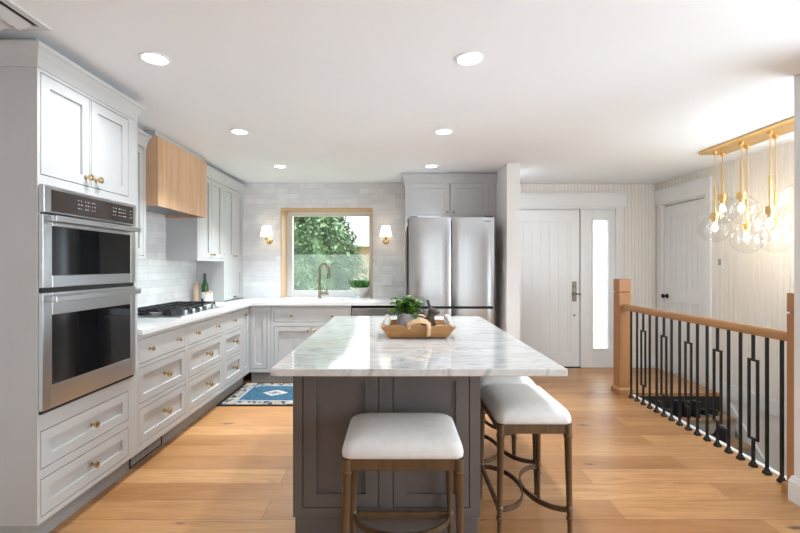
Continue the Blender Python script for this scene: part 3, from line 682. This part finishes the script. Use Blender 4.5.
obj('plinth', B((fx0+.03, fx1-.03, ff0+.06, ff0+.1, 0, .06), (fx0+.05, fx0+.12, 5.3, 5.4, 0, .03), (fx1-.12, fx1-.05, 5.3, 5.4, 0, .03)), 'gap', fg)

# ------------------------------------------------------------------ island
isl = thing('kitchen_island', 'dark taupe panelled island base under the marble slab', 'island', (-.045, 2.7, 0))
ix0, ix1, iy0, iy1 = -.478, .392, 2.0, 3.44
FI = Frame((0, iy0, 0), (1, 0, 0), (0, -1, 0))
bm = B((ix0+.021, ix1-.021, iy0+.021, iy1-.021, .155, .882))
pf = [(-.434, -.078, .197, .85), (-.015, .343, .197, .85)]
face_frame(bm, FI, ix0, ix1, .155, .882, pf)
FIr = Frame((ix1, 0, 0), (0, 1, 0), (1, 0, 0)); pr_ = [(2.06, 2.72, .197, .85), (2.78, 3.39, .197, .85)]; face_frame(bm, FIr, iy0+.02, iy1, .155, .882, pr_)
FIl = Frame((ix0, 0, 0), (0, -1, 0), (-1, 0, 0)); pl_ = [(-2.72, -2.06, .197, .85), (-3.39, -2.78, .197, .85)]; face_frame(bm, FIl, -iy1, -iy0-.02, .155, .882, pl_)
FIb = Frame((0, iy1, 0), (1, 0, 0), (0, 1, 0)); face_frame(bm, FIb, ix0+.02, ix1-.02, .155, .882, [])
obj('carcass', bm, 'taupe', isl)
for f in pf: shaker(isl, FI, *f, name='front_panel', mat='taupe', fw=.06)
for f in pr_: shaker(isl, FIr, *f, name='side_panel', mat='taupe', fw=.06)
for f in pl_:
    o = shaker(isl, FIl, *f, name='door', mat='taupe', fw=.06); knob(o, FIl, f[0]+.04, .8)
obj('plinth', B((ix0+.008, ix1-.008, iy0+.006, iy1-.008, 0, .155)), 'taupe', isl, bev=.004)
bm = B((-.497, .678, 1.70, 3.486, .884, CT))
tag(obj('island_countertop', bm, 'marble', bev=.004, seg=3), 'large veined white marble slab on top of the island', 'countertop')

# ------------------------------------------------------------------ stools
def rrect(hx, hy, r, n=6):
    out = []
    for cx, cy, a in ((hx-r, hy-r, 0), (-hx+r, hy-r, PI/2), (-hx+r, -hy+r, PI), (hx-r, -hy+r, 3*PI/2)):
        out += [(cx+r*math.cos(a+PI/2*k/n), cy+r*math.sin(a+PI/2*k/n)) for k in range(n+1)]
    return out
def loft(bm, rings, cap0=True, cap1=True):
    R = [[bm.verts.new(p) for p in r] for r in rings]; m = len(R[0])
    for a, b in zip(R, R[1:]):
        for k in range(m): bm.faces.new((a[k], a[(k+1) % m], b[(k+1) % m], b[k]))
    if cap0: bm.faces.new(list(reversed(R[0])))
    if cap1: bm.faces.new(R[-1])
    return R
GST = 'linen topped counter stools at the island'
def make_stool():
    """local frame: long side along X, footrest bar on the +Y (island) side"""
    r = thing('counter_stool', 'linen topped brown stool in front of the island, facing the camera', 'stool', (0, 0, 0), GST)
    hx, hy = .231, .173; ft = .585
    rings = []
    for z, ins, rad in ((.5855, .004, .03), (.59, -.002, .034), (.605, -.004, .036), (.625, .000, .04), (.640, .008, .045), (.651, .020, .05), (.659, .038, .06), (.665, .065, .06), (.669, .10, .05), (.671, .14, .02)):
        rings.append([(x, y, z) for x, y in rrect(hx-ins, hy-ins, max(.01, min(rad, hy-ins-.002)))])
    bm = bmesh.new(); loft(bm, rings); obj('seat_cushion', bm, 'linen', r, smooth=True)
    bm = bmesh.new()
    for s in (-1, 1):
        box(bm, -hx+.03, hx-.03, s*(hy-.024), s*(hy-.006), ft-.045, ft-.0005); box(bm, s*(hx-.024), s*(hx-.006), -hy+.03, hy-.03, ft-.045, ft-.0005)
    box(bm, -hx+.024, hx-.024, -hy+.024, hy-.024, ft-.02, ft-.0005)
    obj('apron', bm, 'stool', r, bev=.003)
    for sx in (-1, 1):
        for sy in (-1, 1):
            top = Vector((sx*(hx-.017), sy*(hy-.017), ft-.001)); bot = Vector((sx*(hx-.008), sy*(hy-.008), 0)); L = (top-bot)
            pr = [(.011, 0), (.011, .01), (.0095, .02), (.012, .14), (.0165, .143), (.0165, .152), (.013, .155), (.013, .182), (.0165, .186), (.0165, .2), (.013, .205), (.0175, .52), (.0205, .525), (.0205, .535), (.018, .538), (.0185, .575), (.0195, .584)]
            obj('leg', lathe(bmesh.new(), pr, bot, L, 14), 'stool', r, smooth='auto')
    z = .185; lx, ly = hx-.012, hy-.012
    bm = bmesh.new(); box(bm, -lx+.012, lx-.012, ly-.009, ly+.009, z-.014, z+.014); obj('footrest', bm, 'stool', r, bev=.003)
    for s in (1, -1):
        pts = [(lx*math.cos(t)*.985, s*(ly - (ly-.004)*math.sin(t)), z-.03*0) for t in [PI*i/24 for i in range(25)]]
        obj('curved_stretcher', tube(bmesh.new(), pts, .01, flat=(.008, .024)), 'stool_band', r)
    return r
s0 = make_stool(); s0.location = (.026, 1.807, 0)
for i, (y, lab) in enumerate(((2.225, 'nearest of the stools tucked along the right side of the island'), (2.715, 'stool behind the nearest one on the right side of the island, mostly hidden'), (3.19, 'farthest stool on the right side of the island, only its legs showing'))):
    c = copy_tree(s0); c['label'] = lab; c.location = (.645, y, 0); c.rotation_euler = (0, 0, PI/2)

# ------------------------------------------------------------------ rug
tag(obj('rug', B((RUG[0]-RUG[2], RUG[0]+RUG[2], RUG[1]-RUG[3], RUG[1]+RUG[3], .0005, .010)), 'rug', loc=(RUG[0], RUG[1], 0)), 'blue persian rug with black and cream border on the floor before the sink', 'rug')

# ------------------------------------------------------------------ railing
rl = thing('stair_railing', 'oak railing with black iron balusters beside the stairwell', 'railing', (2.36, 3.5, 0))
def newel(y, x0, nm_top, h, hy):
    bm = bmesh.new(); cx = x0; b = lambda e, z0, z1: box(bm, cx-h-e, cx+h+e, y-hy-e, y+hy+e, z0, z1)
    b(0, 0, 1.045); b(-.008, 1.045, 1.055); b(0, 1.055, nm_top)
    o = obj('newel_post', bm, 'oak_post', rl, bev=.004)
    bm = bmesh.new()
    rings = []
    for e, z in ((.016, 0.0005), (.016, .05), (.010, .062), (.001, .07)): rings.append([(cx+sx*(h+e), y+sy*(hy+e), z) for sx, sy in ((-1,-1),(1,-1),(1,1),(-1,1))])
    loft(bm, rings); obj('base_moulding', bm, 'oak_post', o)
newel(4.485, 2.353, 1.185, .061, .061); newel(2.473, 2.348, 1.165, .078, .033)
bm = bmesh.new()
prof = [(-.03, .872), (.03, .872), (.034, .885), (.034, .90), (.028, .918), (.015, .928), (-.015, .928), (-.028, .918), (-.034, .90), (-.034, .885)]
sweep(bm, [(2.352, 2.507), (2.352, 4.424)], prof); obj('handrail', bm, 'oak_y', rl)
bx = 2.352
# one even run of balusters from the near newel to the far one
N = 17
for i in range(N):
    y = 2.627 + (4.31-2.627)*i/(N-1); bm = bmesh.new(); s = .0075
    deco = i % 3 == 2
    if deco:
        box(bm, bx-s, bx+s, y-s, y+s, .0, .19); box(bm, bx-s, bx+s, y-s, y+s, .695, .873)
        for dy in (-.034, .034): box(bm, bx-s*.9, bx+s*.9, y+dy-s*.9, y+dy+s*.9, .19, .695)
        box(bm, bx-s*.9, bx+s*.9, y-.0408, y+.0408, .1765, .1901); box(bm, bx-s*.9, bx+s*.9, y-.0408, y+.0408, .6949, .7085)
    else: box(bm, bx-s, bx+s, y-s, y+s, .0, .873)
    o = obj('baluster', bm, 'black', rl)
    bm = bmesh.new(); loft(bm, [[(bx+a*e, y+b*e, z) for a, b in ((-1,-1),(1,-1),(1,1),(-1,1))] for e, z in ((.018, .0005), (.018, .014), (.011, .026), (.011, .034), (.0085, .036))]); obj('shoe', bm, 'black', o)

# ------------------------------------------------------------------ pendant cluster
pd = thing('pendant_light', 'gold cluster pendant of clear glass globes hung over the stairwell', 'pendant light', (2.96, 3.6, H))
PZ = 2.355
obj('canopy', B((2.83, 3.06, 3.0, 4.03, PZ, H-.001)), 'gold', pd, bev=.003)
for x, y, gz in ((2.88, 3.89, 1.655), (3.01, 3.97, 1.835), (2.91, 3.63, 1.795), (3.03, 3.72, 1.55), (2.89, 3.33, 1.635), (3.02, 3.43, 1.55), (2.90, 3.09, 1.80)):
    R = .122; st_z = gz+R*.93
    bm = lathe(bmesh.new(), [(.018, 0), (.018, -.02), (.006, -.028)], (x, y, PZ), seg=14); tube(bm, [(x, y, PZ-.02), (x, y, st_z+.25)], .0045, 8); tube(bm, [(x, y, st_z+.27), (x, y, st_z+.02)], .009, 10)
    pn_ = obj('pendant_rod', bm, 'gold', pd, smooth='auto')
    obj('socket_cap', lathe(bmesh.new(), [(.012, .035), (.036, .03), (.036, -.025), (.022, -.028), (.022, -.055)], (x, y, st_z), seg=18), 'gold', pn_, smooth='auto')
    bm = bmesh.new(); pr = [(R*math.sin(t), R*math.cos(t)) for t in [.28+(PI-.28)*k/18 for k in range(19)]]; lathe(bm, pr, (x, y, gz), seg=32, cap=False)
    obj('globe', bm, 'globe', pn_, smooth=True, label='clear glass globe')
    obj('bulb', ball(lathe(bmesh.new(), [(.012, .06), (.014, .03)], (x, y, gz), seg=10), (x, y, gz+.01), .024, (1, 1, 1.15)), 'bulb', pn_, smooth=True, label='glowing warm bulb')
    lamp('pendant_bulb_light', 'POINT', (x, y, gz-.03), 1.5, (1, .88, .72), shadow_soft_size=.03)

# ------------------------------------------------------------------ sconces, downlights, vent, plates
def sconce(x, label):
    z = 1.655; s = thing('sconce', label, 'sconce', (x, KY, z), 'brass sconces beside the window')
    obj('backplate', lathe(bmesh.new(), [(.045, 0), (.045, .006), (.04, .012), (.02, .016), (.0, .017)], (x, KY-.0005, z-.015), (0, -1, 0), 24), 'brass', s, smooth='auto')
    obj('arm', tube(bmesh.new(), [(x, KY-.015, z-.015), (x, KY-.06, z-.04), (x, KY-.105, z-.045), (x, KY-.125, z-.02), (x, KY-.125, z+.02)], .008, 10), 'brass', s, smooth='auto')
    obj('candle_cup', lathe(bmesh.new(), [(.012, -.05), (.018, -.045), (.012, -.03), (.022, -.01), (.026, .005), (.012, .008), (.012, .04)], (x, KY-.125, z+.01), seg=16), 'brass', s, smooth='auto')
    bm = lathe(bmesh.new(), [(.078, .015), (.052, .145)], (x, KY-.125, z+.02), seg=28, cap=False); lathe(bm, [(.050, .145), (.076, .015)], (x, KY-.125, z+.02), seg=28, cap=False)
    obj('lamp_shade', bm, 'sconce', s, smooth=True, label='lit white shade')
    lamp('sconce_light', 'POINT', (x, KY-.125, z+.10), .5, (1, .88, .7), shadow_soft_size=.04)
sconce(-1.615, 'brass wall sconce with lit white shade left of the window')
sconce(-.127, 'brass wall sconce with lit white shade between window and refrigerator')
names = {(-1, 2.21): 'recessed ceiling light nearest the camera, above the oven tower side', (1, 2.21): 'recessed ceiling light nearest the camera, right of the island centre', (-1, 3.41): 'recessed ceiling light level with the oak hood on the left', (1, 3.41): 'recessed ceiling light in the middle of the right row over the island', (-1, 4.59): 'recessed ceiling light farthest back on the left, toward the window', (1, 4.59): 'recessed ceiling light right in front of the refrigerator cabinet'}
for (s, y), lab in names.items():
    x = -1.236 if s < 0 else .376
    t = thing('downlight', lab, 'ceiling light', (x, y, H), 'recessed downlights in the ceiling')
    obj('trim_ring', lathe(bmesh.new(), [(.072, 0), (.072, -.004), (.062, -.007), (.056, -.002)], (x, y, H-.0005), seg=32), 'ceil', t)
    obj('lens', lathe(bmesh.new(), [(.054, -.004), (.054, -.0055)], (x, y, H), seg=32), 'disc', t, label='glowing round lens')
    lamp('downlight_and_fill_lamp', 'AREA', (x, y, H-.012), {2.21: 7.5, 3.41: 11.5, 4.59: 19}[y], (.86, .945, 1), shape='DISK', size=.104, spread={2.21: 2.6, 3.41: 1.9, 4.59: 1.7 if x < 0 else 1.3}[y])
for x in (-1.236, .376, 1.9):  # unseen fill lamps added behind the camera, without fixtures
    for y in (-.2, -1.6): lamp('downlight_and_fill_lamp', 'AREA', (x, y, H-.012), 4, (.90, .96, 1), shape='DISK', size=.12, spread=1.7)
lamp('hall_fill_lamp', 'AREA', (1.40, 4.95, H-.012), 3.2, (.86, .945, 1), shape='DISK', size=.12, spread=2.7)  # added fill lamp without a fixture, hidden by the divider, brightens the entry
cv = thing('ceiling_vent', 'white louvred ceiling vent above the near side of the oven tower', 'vent', (-1.75, 1.7, H))
vx0, vx1, vy0, vy1 = -1.95, -1.54, 1.45, 1.93
obj('frame', B((vx0, vx1, vy0, vy0+.03, H-.012, H-.0005), (vx0, vx1, vy1-.03, vy1, H-.012, H-.0005), (vx0, vx0+.03, vy0+.03, vy1-.03, H-.012, H-.0005), (vx1-.03, vx1, vy0+.03, vy1-.03, H-.012, H-.0005)), 'ventw', cv)
obj('backing', B((vx0+.03, vx1-.03, vy0+.03, vy1-.03, H-.003, H-.001)), 'gap', cv)
bm = bmesh.new()
for k in range(4):
    x = vx1-.06-k*.085; a = [bm.verts.new(p) for p in ((x, vy0+.03, H-.006), (x, vy1-.03, H-.006), (x-.06, vy1-.03, H-.026), (x-.06, vy0+.03, H-.026))]
    b2 = [bm.verts.new((v.co.x-.001, v.co.y, v.co.z+.003)) for v in a]; bm.faces.new(a); bm.faces.new(list(reversed(b2)))
    for i in range(4): bm.faces.new((a[i], a[(i+1) % 4], b2[(i+1) % 4], b2[i]))
obj('louvre', bm, 'ventw', cv)
def plate(fr, u, z, label, cat, w=.075, h=.118, kind='switch', grey=False):
    p = fr.p(u, 0, z); t = thing('light_switch' if kind == 'switch' else 'power_outlet', label, cat, p)
    bm = bmesh.new(); fr.box(bm, u-w/2, u+w/2, .0005, .006, z-h/2, z+h/2); obj('cover_plate', bm, 'plate', t, bev=.002)
    bm = bmesh.new()
    if kind == 'switch': fr.box(bm, u-.017, u+.017, .006, .010, z-.033, z+.033)
    else:
        for du in ((-.023, .023) if w > .1 else (0,)):
            for dz in (-.022, .022): fr.box(bm, u+du-.014, u+du+.014, .006, .008, z+dz-.012, z+dz+.012)
    obj('rocker' if kind == 'switch' else 'socket', bm, 'plate' if not grey else 'toe', t)
FK = Frame((0, KY, 0), (1, 0, 0), (0, -1, 0)); FD = Frame((1.154, 0, 0), (0, 1, 0), (-1, 0, 0))
plate(FK, -.115, 1.14, 'white outlet plate on the tile right of the window', 'outlet', w=.12, kind='outlet')
plate(FD, 4.66, 1.33, 'white light switch on the divider wall beside the refrigerator', 'switch')
plate(fr_, 4.50, 1.36, 'white wall switch right of the side door by the pendants', 'switch', grey=True)

# ------------------------------------------------------------------ small things on the counters
def leaf(bm, c, d, L, W, up=Vector((0, 0, 1)), bend=.3):
    d = d.normalized(); s = d.cross(up)
    if s.length < .05: s = Vector((1, 0, 0))
    s.normalize(); n = s.cross(d)
    ps = []
    for t, wd in ((0, .12), (.35, 1), (.7, .75), (1, .05)):
        m = c + d*L*t - n*(-1)*0 + Vector((0, 0, -bend*L*t*t)); ps.append((bm.verts.new(m - s*W*wd/2 + n*W*.12*wd), bm.verts.new(m), bm.verts.new(m + s*W*wd/2 + n*W*.12*wd)))
    for a, b in zip(ps, ps[1:]):
        bm.faces.new((a[0], a[1], b[1], b[0])); bm.faces.new((a[1], a[2], b[2], b[1]))
rnd = random.Random(3)
# white bowl planter on the sill
bx_, by_ = -.463, 5.61
bw = thing('planted_bowl', 'white footed bowl of green succulents on the counter at the window', 'plant', (bx_, by_, CT))
obj('bowl', lathe(bmesh.new(), [(.060, .0005), (.064, .01), (.056, .03), (.080, .05), (.122, .095), (.138, .13), (.132, .13), (.112, .10), (.0, .09)], (bx_, by_, CT), seg=32), 'ceramic', bw, smooth='auto')
obj('soil', lathe(bmesh.new(), [(.116, .118), (.116, .122), (0, .126)], (bx_, by_, CT), seg=24), 'soil', bw)
bm = bmesh.new()
for i in range(46):
    a = rnd.random()*2*PI; r = .118*math.sqrt(rnd.random()); c = Vector((bx_+r*math.cos(a), by_+r*math.sin(a), CT+.12))
    for j in range(7):
        b = rnd.random()*2*PI; leaf(bm, c, Vector((math.cos(b)*.55, math.sin(b)*.55, .9)), .05+.10*rnd.random()**1.5, .028, bend=.1)
obj('foliage', bm, 'leaf2', bw)
bm = bmesh.new()
for i in range(7): leaf(bm, Vector((bx_-.115, by_-.02, CT+.165)), Vector((math.cos(i*.9), math.sin(i*.9), .4)), .03, .026)
tube(bm, [(bx_-.10, by_-.01, CT+.12), (bx_-.115, by_-.02, CT+.165)], .003, 5)
obj('flower', bm, 'purple', bw, label='dark purple flower')
# things beside the cooktop
pm = lathe(bmesh.new(), [(.026, .0005), (.028, .02), (.026, .10), (.028, .105), (.027, .18), (.018, .195), (.022, .215), (.012, .228), (0, .23)], (-2.19, 4.72, CT), seg=20)
tag(obj('pepper_mill', pm, 'mill', smooth='auto', loc=(-2.19, 4.72, CT)), 'pale wooden mill leftmost of the items beyond the cooktop', 'mill')
wb = thing('wine_bottle', 'dark green glass bottle standing on the counter beyond the cooktop', 'bottle', (-2.11, 4.76, CT))
obj('glass', lathe(bmesh.new(), [(.034, .0005), (.037, .006), (.037, .18), (.033, .205), (.018, .235), (.0145, .26), (.0145, .29)], (-2.11, 4.76, CT), seg=24), 'bottle', wb, smooth='auto')
obj('capsule', lathe(bmesh.new(), [(.0155, .26), (.0155, .325), (.01, .328)], (-2.11, 4.76, CT), seg=20), 'foil', wb, smooth='auto')
obj('label', lathe(bmesh.new(), [(.0374, .05), (.0376, .12)], (-2.11, 4.76, CT), seg=24, cap=False), 'ceramic', wb, smooth='auto', label='pale bottle label')
cn = thing('canister', 'white canister holding small items beside the green bottle', 'canister', (-2.05, 4.70, CT))
obj('jar', lathe(bmesh.new(), [(.045, .0005), (.049, .006), (.049, .105), (.044, .105), (.044, .09), (0, .088)], (-2.05, 4.70, CT), seg=24), 'ceramic', cn, smooth='auto')
obj('contents', ball(ball(ball(bmesh.new(), (-2.06, 4.69, CT+.108), .02), (-2.03, 4.71, CT+.112), .022), (-2.045, 4.675, CT+.105), .016), 'mill', cn, smooth=True)
# ---- tray on island
tx, ty = .123, 2.50
tr = thing('serving_tray', 'honey coloured wooden tray with scalloped rim on the island', 'tray', (tx, ty, CT))
def tray_ring(hx, hy, z, n=10, scal=0):
    pts = []
    for (x0, y0), (x1, y1), k in (((-1,-1),(1,-1),2), ((1,-1),(1,1),1), ((1,1),(-1,1),2), ((-1,1),(-1,-1),1)):
        for i in range(n*2):
            t = i/(n*2); pts.append((tx+hx*(x0+(x1-x0)*t), ty+hy*(y0+(y1-y0)*t), z+scal*abs(math.sin(PI*t*k*1.5))*(1 if k == 2 else .5)))
    return pts
bm = bmesh.new()
loft(bm, [tray_ring(.155, .085, CT+.006), tray_ring(.165, .092, CT+.007), tray_ring(.208, .125, CT+.068, scal=.012), tray_ring(.201, .119, CT+.069, scal=.012), tray_ring(.160, .087, CT+.014), tray_ring(.15, .08, CT+.0141)])
obj('body', bm, 'traywood', tr)
obj('base_rim', B((tx-.158, tx+.158, ty-.088, ty+.088, CT+.0005, CT+.006)), 'steel_dark', tr)
hp = [(tx-.055+.0, ty-.118, CT+.06), (tx-.05, ty-.128, CT+.085), (tx-.03, ty-.133, CT+.098), (tx+.01, ty-.135, CT+.104), (tx+.04, ty-.134, CT+.10), (tx+.056, ty-.131, CT+.088), (tx+.058, ty-.124, CT+.06), (tx+.057, ty-.100, CT+.018)]
obj('front_handle', tube(bmesh.new(), hp, .01, flat=(.014, .026)), 'strap', tr, bev=.003, label='pale arched carrying handle')
obj('back_handle', tube(bmesh.new(), [(x, 2*ty-y, z) for x, y, z in hp], .01, flat=(.012, .018)), 'strap', tr, bev=.003)
for s in (-1, 1):
    bm = bmesh.new()
    for i in range(11):
        t = PI*i/10; ball(bm, (tx+s*(.19-.018*math.sin(t)), ty-.085*math.cos(t), CT+.062+.05*math.sin(t)), .0145, u=10, v=6)
    for i in range(7):
        t = PI*(i+1.5)/9; ball(bm, (tx+s*(.183-.018*math.sin(t)), ty-.06*math.cos(t), CT+.058+.028*math.sin(t)), .014, u=10, v=6)
    obj('end_handle', bm, 'rope', tr, smooth=True, label='whitewashed beaded end handle')
# plant pot in tray
px, py, pz = .062, 2.53, CT+.0146
pp = thing('potted_plant', 'leafy green herb in a small grey pot standing in the wooden tray', 'plant', (px, py, pz))
obj('pot', lathe(bmesh.new(), [(.049, .0), (.052, .004), (.058, .115), (.053, .115), (.051, .098), (0, .096)], (px, py, pz), seg=28), 'concrete', pp, smooth='auto')
bm = bmesh.new()
for i in range(26):
    a = rnd.random()*2*PI; r = .03*rnd.random(); tilt = rnd.random()*.9
    d = Vector((math.cos(a)*tilt, math.sin(a)*tilt, 1)).normalized(); c0 = Vector((px+r*math.cos(a), py+r*math.sin(a), pz+.095)); L = .05+.07*rnd.random(); c1 = c0+d*L
    tube(bm, [c0, c1], .0016, 4)
    for j in range(9):
        b = rnd.random()*2*PI; leaf(bm, c0+d*L*(.45+.55*rnd.random()), Vector((math.cos(b), math.sin(b), .15+.5*rnd.random())), .034+.028*rnd.random(), .032+.010*rnd.random(), bend=.35)
for dx, dy, dz in ((-.085, -.02, .135), (.062, -.035, .085), (.05, -.045, .105), (-.06, -.04, .11)):
    for j in range(8):
        b = rnd.random()*2*PI; leaf(bm, Vector((px+dx*(.75+.3*rnd.random()), py+dy, pz+dz+.015*rnd.random())), Vector((math.cos(b), math.sin(b), .1)), .035, .026, bend=.5)
    tube(bm, [(px, py, pz+.098), (px+dx*.5, py+dy*.5, pz+dz), (px+dx, py+dy, pz+dz)], .0016, 4)
obj('foliage', bm, 'leaf', pp)
# rabbit
rx, ry, rz = .190, 2.515, CT+.0145
rb = thing('rabbit_figurine', 'dark brown sitting rabbit figurine in the wooden tray facing right', 'figurine', (rx, ry, rz))
bm = bmesh.new(); RT = lambda a: Matrix.Rotation(a, 4, 'Y')
ball(bm, (rx, ry, rz+.035), .036, (1.05, .85, 1)); ball(bm, (rx+.004, ry, rz+.062), .03, (.85, .8, 1.25), rot=RT(.25)); ball(bm, (rx+.012, ry, rz+.092), .019, (1, .9, 1.1))
ball(bm, (rx+.023, ry, rz+.112), .021, (1.25, .85, .95), rot=RT(.2)); ball(bm, (rx+.043, ry, rz+.107), .012, (1.1, .9, .8))
for s in (-1, 1):
    ball(bm, (rx+.002, ry+s*.009, rz+.148), .026, (.26, .2, 1.05), rot=RT(-.32 - .12*s)); ball(bm, (rx+.004, ry+s*.026, rz+.024), .024, (1.1, .5, .95)); ball(bm, (rx+.03, ry+s*.018, rz+.008), .012, (1.8, .7, .65)); ball(bm, (rx+.024, ry+s*.013, rz+.035), .010, (.8, .8, 3.0), rot=RT(-.15))
ball(bm, (rx-.038, ry, rz+.02), .012)
o = obj('body', bm, 'rabbit', rb, smooth=True)
o.scale = (1.2, 1.15, 1.13)
md = o.modifiers.new('remesh', 'REMESH'); md.mode = 'VOXEL'; md.voxel_size = .003; md.use_smooth_shade = True
# ------------------------------------------------------------------ shoes on the stairs
def make_shoe(boot):
    r = thing('shoe', 'dark shoe lying on the stair steps behind the iron balusters', 'shoe', (0, 0, 0), 'dark shoes left on the stairs')
    out = lambda z, g=0, cut=0: [((.042+g)*math.sin(t)*(1 - .18*max(0, -math.cos(t))), (.135+g)*-math.cos(t)*(1-cut*(math.cos(t) > 0)), z) for t in [2*PI*i/24 for i in range(24)]]
    bm = bmesh.new(); loft(bm, [out(.0005), out(.022, .003), out(.024, .002)]); obj('sole', bm, 'shoesole' if not boot else 'shoe', r)
    bm = bmesh.new(); hh = .16 if boot else .075
    def up(z, s, back): return [(x*s, (y-.135)*back+.135 if True else y, z) for x, y, _ in out(0)]
    loft(bm, [up(.024, 1, 1), up(.045, .98, .96), up(.065, .86, .75), up(hh*.8+.01, .8, .55), up(hh, .82, .52)])
    obj('upper', bm, 'shoe', r, smooth='auto'); return r
sh = [make_shoe(True), make_shoe(False)]
k = 0
for x, kk, b in ((2.52, 1, 1), (2.62, 1, 1), (2.72, 1, 0), (2.82, 1, 1), (2.91, 1, 1), (3.0, 1, 1), (3.09, 1, 0), (3.18, 1, 0), (2.52, 2, 0), (2.62, 2, 0), (2.73, 2, 1), (2.82, 2, 1), (2.92, 2, 0), (3.01, 2, 0), (3.11, 2, 1)):
    o = sh[1-b] if k in (0, 2) else copy_tree(sh[1-b]); k += 1
    o.location = (x, LAND-.2*(kk-1)-.118, -.19*kk+.0005); o.rotation_euler = (0, 0, PI+rnd.uniform(-.12, .12)); o.scale = (.95, .72, 1)

# ------------------------------------------------------------------ outside
tag(obj('lawn', B((-30, 30, 5.95, 40, -.6, -.5)), 'grass'), 'green lawn beyond the window', 'grass')['kind'] = 'stuff'
def shrub(x, y, z0, h, r, n, label, seed):
    q = random.Random(seed); t = thing('tree', label, 'tree', (x, y, z0)); bm = bmesh.new()
    for i in range(n):
        u = q.random(); a = q.random()*2*PI; zz = h*(.12+.88*u); rr = r*math.sqrt(max(.05, 1-(u*1.02)**3))*(.82+.25*math.sin(5*a+7*u)+.0)*(.75+.3*q.random())
        c = Vector((x+rr*math.cos(a), y+rr*math.sin(a), z0+zz)); d = Vector((math.cos(a)+q.uniform(-.6, .6), math.sin(a)+q.uniform(-.6, .6), q.uniform(-.5, .6)))
        for j in range(3): leaf(bm, c+Vector((q.uniform(-.06, .06), q.uniform(-.06, .06), q.uniform(-.06, .06))), d+Vector((q.uniform(-.5, .5), q.uniform(-.5, .5), q.uniform(-.5, .5))), q.uniform(.07, .13), q.uniform(.04, .065))
    for zz in (0, .25, .5, .75):
        pass
    ball(bm, (x, y, z0+h*.5), 1, (r*.62, r*.62, h*.46), 16, 12)
    obj('foliage', bm, 'treeleaf', t); obj('trunk', tube(bmesh.new(), [(x, y, z0), (x, y, z0+h*.5)], .12, 8), 'bark', t)
shrub(-1.75, 8.9, -.5, 3.15, 1.22, 8500, 'big leafy green tree filling the window view', 5)
shrub(-4.6, 10.3, -.5, 3.6, 1.3, 3000, 'second leafy tree behind at the left of the window', 6)
nh = thing('neighbour_house', 'pale roofed tan house seen beyond the tree through the window', 'building', (-.3, 17, -.5))
obj('wall', B((-3, 3.5, 15, 20, -.5, 2.0)), 'siding', nh)
bm = bmesh.new(); a = [bm.verts.new(p) for p in ((-3.4, 14.6, 2.0), (3.9, 14.6, 2.0), (3.9, 20.4, 2.0), (-3.4, 20.4, 2.0), (-3.4, 17.5, 3.5), (3.9, 17.5, 3.5))]
for f in ((0, 1, 5, 4), (2, 3, 4, 5), (0, 4, 3), (1, 2, 5), (0, 3, 2, 1)): bm.faces.new([a[i] for i in f])
obj('roof', bm, 'roof', nh)
fn = thing('garden_fence', 'pale wooden garden fence behind the tree', 'fence', (0, 12.5, -.5))
obj('boards', B(*[(-6+i*.2, -5.82+i*.2, 12.5, 12.53, -.5, 1.0) for i in range(45)]), 'fence', fn)
